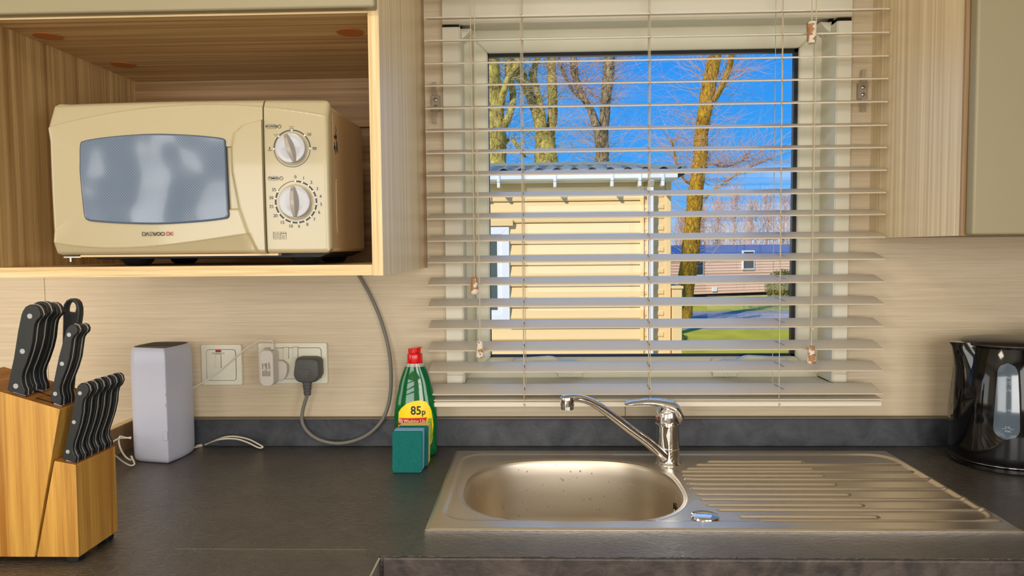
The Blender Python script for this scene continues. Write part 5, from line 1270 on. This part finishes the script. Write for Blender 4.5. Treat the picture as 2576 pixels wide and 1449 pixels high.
# far caravan
fb0, fb1 = atz(1660, 752, GZ), atz(2040, 738, GZ)
FY0 = fb0.y; FY1 = fb1.y
fc = thing('caravan', 'pinkish timber-clad caravan with blue-grey roof far beyond the lawn', 'caravan', (fb0.x + 3, FY0 + 1, GZ))
ft0, ft1 = at(1660, 647, FY0), at(2040, 622, FY1)
dirv = Vector((fb1.x - fb0.x, FY1 - FY0, 0)); Lf = dirv.length; dirv.normalize(); nrm = Vector((-dirv.y, dirv.x, 0))
def fp(s, z, d=0): p = Vector((fb0.x, FY0, 0)) + dirv * s + nrm * d; return (p.x, p.y, z)
HB, HT = GZ + .16, ft0.z
nb = 13; hb = (HT - HB) / nb
for k in range(nb):
    z0 = HB + k * hb; mbx = MB(); mbx.loft([[fp(s, z0, 0), fp(s, z0 + hb * .98, .0 + .03), fp(s, z0 + hb * .98, .12), fp(s, z0, .12)] for s in (-3, Lf + 2)]); obj('cladding_board', mbx, 'far_pink', fc)
obj('underside', MB().loft([[fp(s, GZ, .25), fp(s, HB, .25), fp(s, HB, 2.5), fp(s, GZ, 2.5)] for s in (-2.9, Lf + 1.9)]), 'microwave_black', fc)
obj('roof', MB().loft([[fp(s, HT, -.18), fp(s, HT + .08, -.18), fp(s, HT + .55, 2.2), fp(s, HT, 2.2)] for s in (-3.2, Lf + 2.2)]), 'far_roof', fc)
for (ua, ub, va, vb) in ((1756, 1784, 640, 694), (1906, 1943, 630, 680)):
    a, b = at(ua, va, FY0 + .3), at(ub, vb, FY0 + .3); s0, s1 = a.x - fb0.x, b.x - fb0.x
    wfr = MB(); wfr.loft([[fp(s, b.z, -.06), fp(s, a.z, -.06), fp(s, a.z, .02), fp(s, b.z, .02)] for s in (s0, s1)]); wo_ = obj('window', wfr, 'caravan_pvc', fc)
    q = .10 * (s1 - s0); mbx = MB(); mbx.loft([[fp(s, b.z + q, -.08), fp(s, a.z - q, -.08), fp(s, a.z - q, -.05), fp(s, b.z + q, -.05)] for s in (s0 + q, s1 - q)]); obj('pane', mbx, 'print_dark', wo_)
a = at(1820, 736, FY0 + .1); s0 = a.x - fb0.x
obj('vent', MB().loft([[fp(s, a.z, -.05), fp(s, a.z + .2, -.05), fp(s, a.z + .2, 0), fp(s, a.z, 0)] for s in (s0 - .1, s0 + .15)]), 'caravan_pvc', fc)

# ------------------------------------------------------------------ trees
def wobble(path, k, sd_):
    rnd = random.Random(sd_); return [p + Vector((rnd.uniform(-k, k), rnd.uniform(-k, k), 0)) for p in path]
def tree(name, label, Y, limbs, mat, twig_mat, ntw, seed, bx=None):
    """limbs: list of (list of (u, v, half-width px), ...) traced as centre lines at the depth Y"""
    rnd = random.Random(seed); px = F / (Y + CD)
    base = limbs[0][0]; b0 = at(base[0], base[1], Y); gx_ = b0.x
    t_ = thing(name, label, 'tree', (gx_, Y, GZ), 'bare trees behind the caravans')
    tw = MB(); starts = []
    for li, lm in enumerate(limbs):
        pts = []; rad = []
        if li == 0: pts.append(Vector((gx_, Y, GZ))); rad.append(lm[0][2] * 1.15 / px)
        for (u, v, hw) in lm: p = at(u, v, Y + rnd.uniform(-.15, .15)); pts.append(p); rad.append(hw / px)
        sp_ = smooth_path(pts, 6); n = len(sp_); rr_ = interp(np.linspace(0, 1, len(rad)), rad, n)
        seg = 14; rings = []
        for i, p in enumerate(sp_):
            rings.append([(p.x + rr_[i] * (1 + .16 * noise.noise((math.cos(a) * 1.7 + li, math.sin(a) * 1.7, p.z * 2.2 + seed)) + .10 * noise.noise((a * 3, p.z * 7, seed))) * math.cos(a), p.y + rr_[i] * math.sin(a), p.z) for a in [2 * math.pi * k / seg for k in range(seg)]])
        mbx = MB().loft(rings); obj('trunk' if li == 0 else 'limb', mbx, mat, t_, smooth=70)
        for i in range(max(2, n // 4), n): starts.append((sp_[i], rr_[i]))
    # knobbly stubs and fine bare twigs
    for _ in range(ntw):
        p, r = rnd.choice(starts); a = rnd.uniform(0, 2 * math.pi); L = rnd.uniform(30, 150) / px * (1 if rnd.random() < .7 else 1.5)
        d = Vector((math.cos(a), math.sin(a) * .5, rnd.uniform(-.1, .9))).normalized(); q = Vector(p) + Vector((d.x * r * .7, d.y * r * .5, 0)); path = [q]; rads = [rnd.uniform(.30, .85) / px]
        for s in range(5):
            d = (d + Vector((rnd.uniform(-.35, .35), rnd.uniform(-.3, .3), rnd.uniform(-.25, .35)))).normalized(); q = q + d * L / 5; path.append(q); rads.append(rads[0] * (1 - (s + 1) / 6.2))
            if rnd.random() < .75 and s > 0:
                d2 = (d + Vector((rnd.uniform(-.9, .9), rnd.uniform(-.5, .5), rnd.uniform(-.7, .5)))).normalized(); p2 = [q]; qq = q
                for s2 in range(3): d2 = (d2 + Vector((rnd.uniform(-.4, .4), 0, rnd.uniform(-.4, .3)))).normalized(); qq = qq + d2 * L / 9; p2.append(qq)
                tw.tube(p2, [rads[-1] * .7, rads[-1] * .6, rads[-1] * .5, rads[-1] * .3], 3, False)
        tw.tube(path, rads, 4, False)
    obj('twigs', tw, twig_mat, t_, smooth=0, kind='stuff', fix=False)
    return t_
tree('willow_tree', 'thick lichen-yellow willow at the left edge of the window view', 15, [
    [(1252, 470, 24), (1250, 400, 22), (1248, 340, 24), (1246, 290, 23), (1243, 240, 21), (1240, 190, 19), (1238, 130, 18), (1236, 60, 16)],
    [(1262, 330, 12), (1282, 285, 9), (1290, 240, 8), (1282, 190, 9), (1275, 120, 8), (1270, 50, 7)],
    [(1250, 300, 12), (1275, 205, 8), (1300, 160, 9), (1310, 110, 8), (1325, 50, 7)],
    [(1262, 370, 7), (1285, 350, 6), (1305, 372, 5), (1320, 395, 4)]], 'bark_pale', 'twig', 220, 3)
tree('willow_tree', 'forked yellow willow with three main limbs rising behind the roof', 15.6, [
    [(1378, 470, 32), (1374, 400, 27), (1372, 355, 26), (1372, 330, 23)],
    [(1362, 335, 15), (1350, 290, 12), (1338, 250, 12), (1322, 215, 13), (1308, 175, 11), (1290, 140, 10), (1280, 60, 9)],
    [(1368, 320, 9), (1362, 275, 8), (1352, 230, 7), (1340, 190, 10), (1352, 140, 7), (1358, 60, 6)],
    [(1384, 340, 13), (1390, 290, 12), (1390, 235, 12), (1388, 190, 11), (1386, 130, 11), (1388, 50, 10)],
    [(1322, 215, 11), (1298, 190, 9), (1278, 150, 9), (1262, 100, 8)]], 'bark_pale', 'twig', 300, 4)
tree('willow_tree', 'darker willow with two parted limbs right of the yellow one', 15.2, [
    [(1512, 470, 18), (1514, 400, 17), (1514, 355, 17), (1513, 325, 18)],
    [(1500, 318, 11), (1487, 280, 10), (1468, 245, 9), (1452, 210, 8), (1444, 170, 9), (1442, 120, 8), (1440, 40, 7)],
    [(1520, 320, 12), (1522, 280, 13), (1524, 240, 13), (1530, 190, 14), (1531, 140, 15), (1532, 50, 14)],
    [(1478, 262, 6), (1440, 225, 5), (1410, 165, 4), (1398, 110, 4)]], 'bark_dark', 'twig_red', 420, 6)
tree('poplar_tree', 'tall leaning orange-lichened tree right of the caravan', 21.8, [
    [(1722, 800, 17), (1726, 720, 22), (1736, 640, 22), (1742, 560, 20), (1750, 480, 19), (1760, 410, 17), (1764, 340, 17), (1772, 290, 17), (1782, 220, 18), (1795, 150, 17), (1806, 60, 15)],
    [(1788, 265, 9), (1812, 225, 8), (1832, 175, 8), (1842, 130, 7), (1852, 60, 6)],
    [(1772, 500, 5), (1800, 475, 4), (1840, 448, 3), (1880, 425, 2.5), (1935, 400, 2)],
    [(1765, 430, 4), (1790, 415, 3), (1830, 420, 3), (1880, 395, 2)],
    [(1745, 470, 4), (1720, 450, 3), (1700, 400, 2.5), (1690, 350, 2)]], 'bark', 'twig_red', 620, 8)
# hazy row of bare shrubs and small trees far behind the second caravan
rnd = random.Random(11)
for k, (u, hgt) in enumerate(((1712, 540), (1758, 520), (1800, 500), (1842, 470), (1884, 505), (1925, 480), (1966, 490), (2010, 470))):
    Y = 43 + rnd.uniform(-2, 3); b = at(u, 640, Y); tpz = at(u, hgt, Y).z; H_ = tpz - GZ
    t_ = thing('bare_tree', 'hazy bare tree on the skyline behind the pink caravan, %s' % ('leftmost of the row', 'second from the left', 'third from the left', 'fourth from the left', 'fifth from the left', 'sixth from the left', 'next to last on the right', 'rightmost of the row')[k], 'tree', (b.x, Y, GZ), 'distant bare trees on the skyline')
    mbx = MB(); mbx.tube([(b.x, Y, GZ), (b.x + .1, Y, GZ + H_ * .5), (b.x + .2, Y, GZ + H_ * .85)], [.08, .05, .02], 6); obj('trunk', mbx, 'twig_red', t_)
    tw = MB()
    for i in range(420):
        h0 = rnd.uniform(.30, .95) * H_; q = Vector((b.x + .15 + rnd.gauss(0, .55) * (1.15 - h0 / H_), Y + rnd.gauss(0, .4), GZ + h0)); d = Vector((rnd.uniform(-.8, .8), rnd.uniform(-1, 1), rnd.uniform(.4, 1.6))).normalized(); L = rnd.uniform(.3, .9)
        p1 = q + d * L * .5; p2 = p1 + (d + Vector((rnd.uniform(-.5, .5), 0, rnd.uniform(0, .4)))).normalized() * L * .6; tw.tube([q, p1, p2], [.013, .010, .005], 3, False)
    obj('twigs', tw, 'twig_red', t_, smooth=0, kind='stuff', fix=False)
def leafy(name, label, c, r, mat, n, sq, seed):
    rnd = random.Random(seed); mbx = MB()
    core = MB().sphere((c[0], c[1], c[2]), r * .86, 14, sq); t_ = thing(name, label, 'bush', (c[0], c[1], GZ))
    obj('core', core, mat, t_)
    for i in range(n):
        a, e_ = rnd.uniform(0, 2 * math.pi), math.asin(rnd.uniform(-.6, 1)); d = Vector((math.cos(a) * math.cos(e_), math.sin(a) * math.cos(e_), math.sin(e_)))
        p = Vector(c) + Vector((d.x * r * sq[0], d.y * r * sq[1], d.z * r * sq[2])) * rnd.uniform(.84, 1.04); s = r * .07
        u_ = Vector((rnd.uniform(-1, 1), rnd.uniform(-1, 1), rnd.uniform(-1, 1))).normalized() * s; v_ = d.cross(u_).normalized() * s * .6
        mbx.add([tuple(p - u_), tuple(p + v_), tuple(p + u_), tuple(p - v_)], [(0, 1, 2, 3)])
    obj('leaves', mbx, mat, t_, smooth=0, kind='stuff', fix=False); return t_
p = at(1972, 722, 30.5); leafy('hedge_bush', 'clipped olive brown bush standing in front of the pink caravan', (p.x, 30.5, GZ + .62), .80, 'hedge', 1500, (1, .8, .95), 2)
p = at(1712, 862, 15.5); leafy('hedge_bush', 'small dark green shrub by the corner of the cream caravan', (p.x, 15.5, GZ + .16), .24, 'shrub', 500, (.8, .7, 1.0), 3)
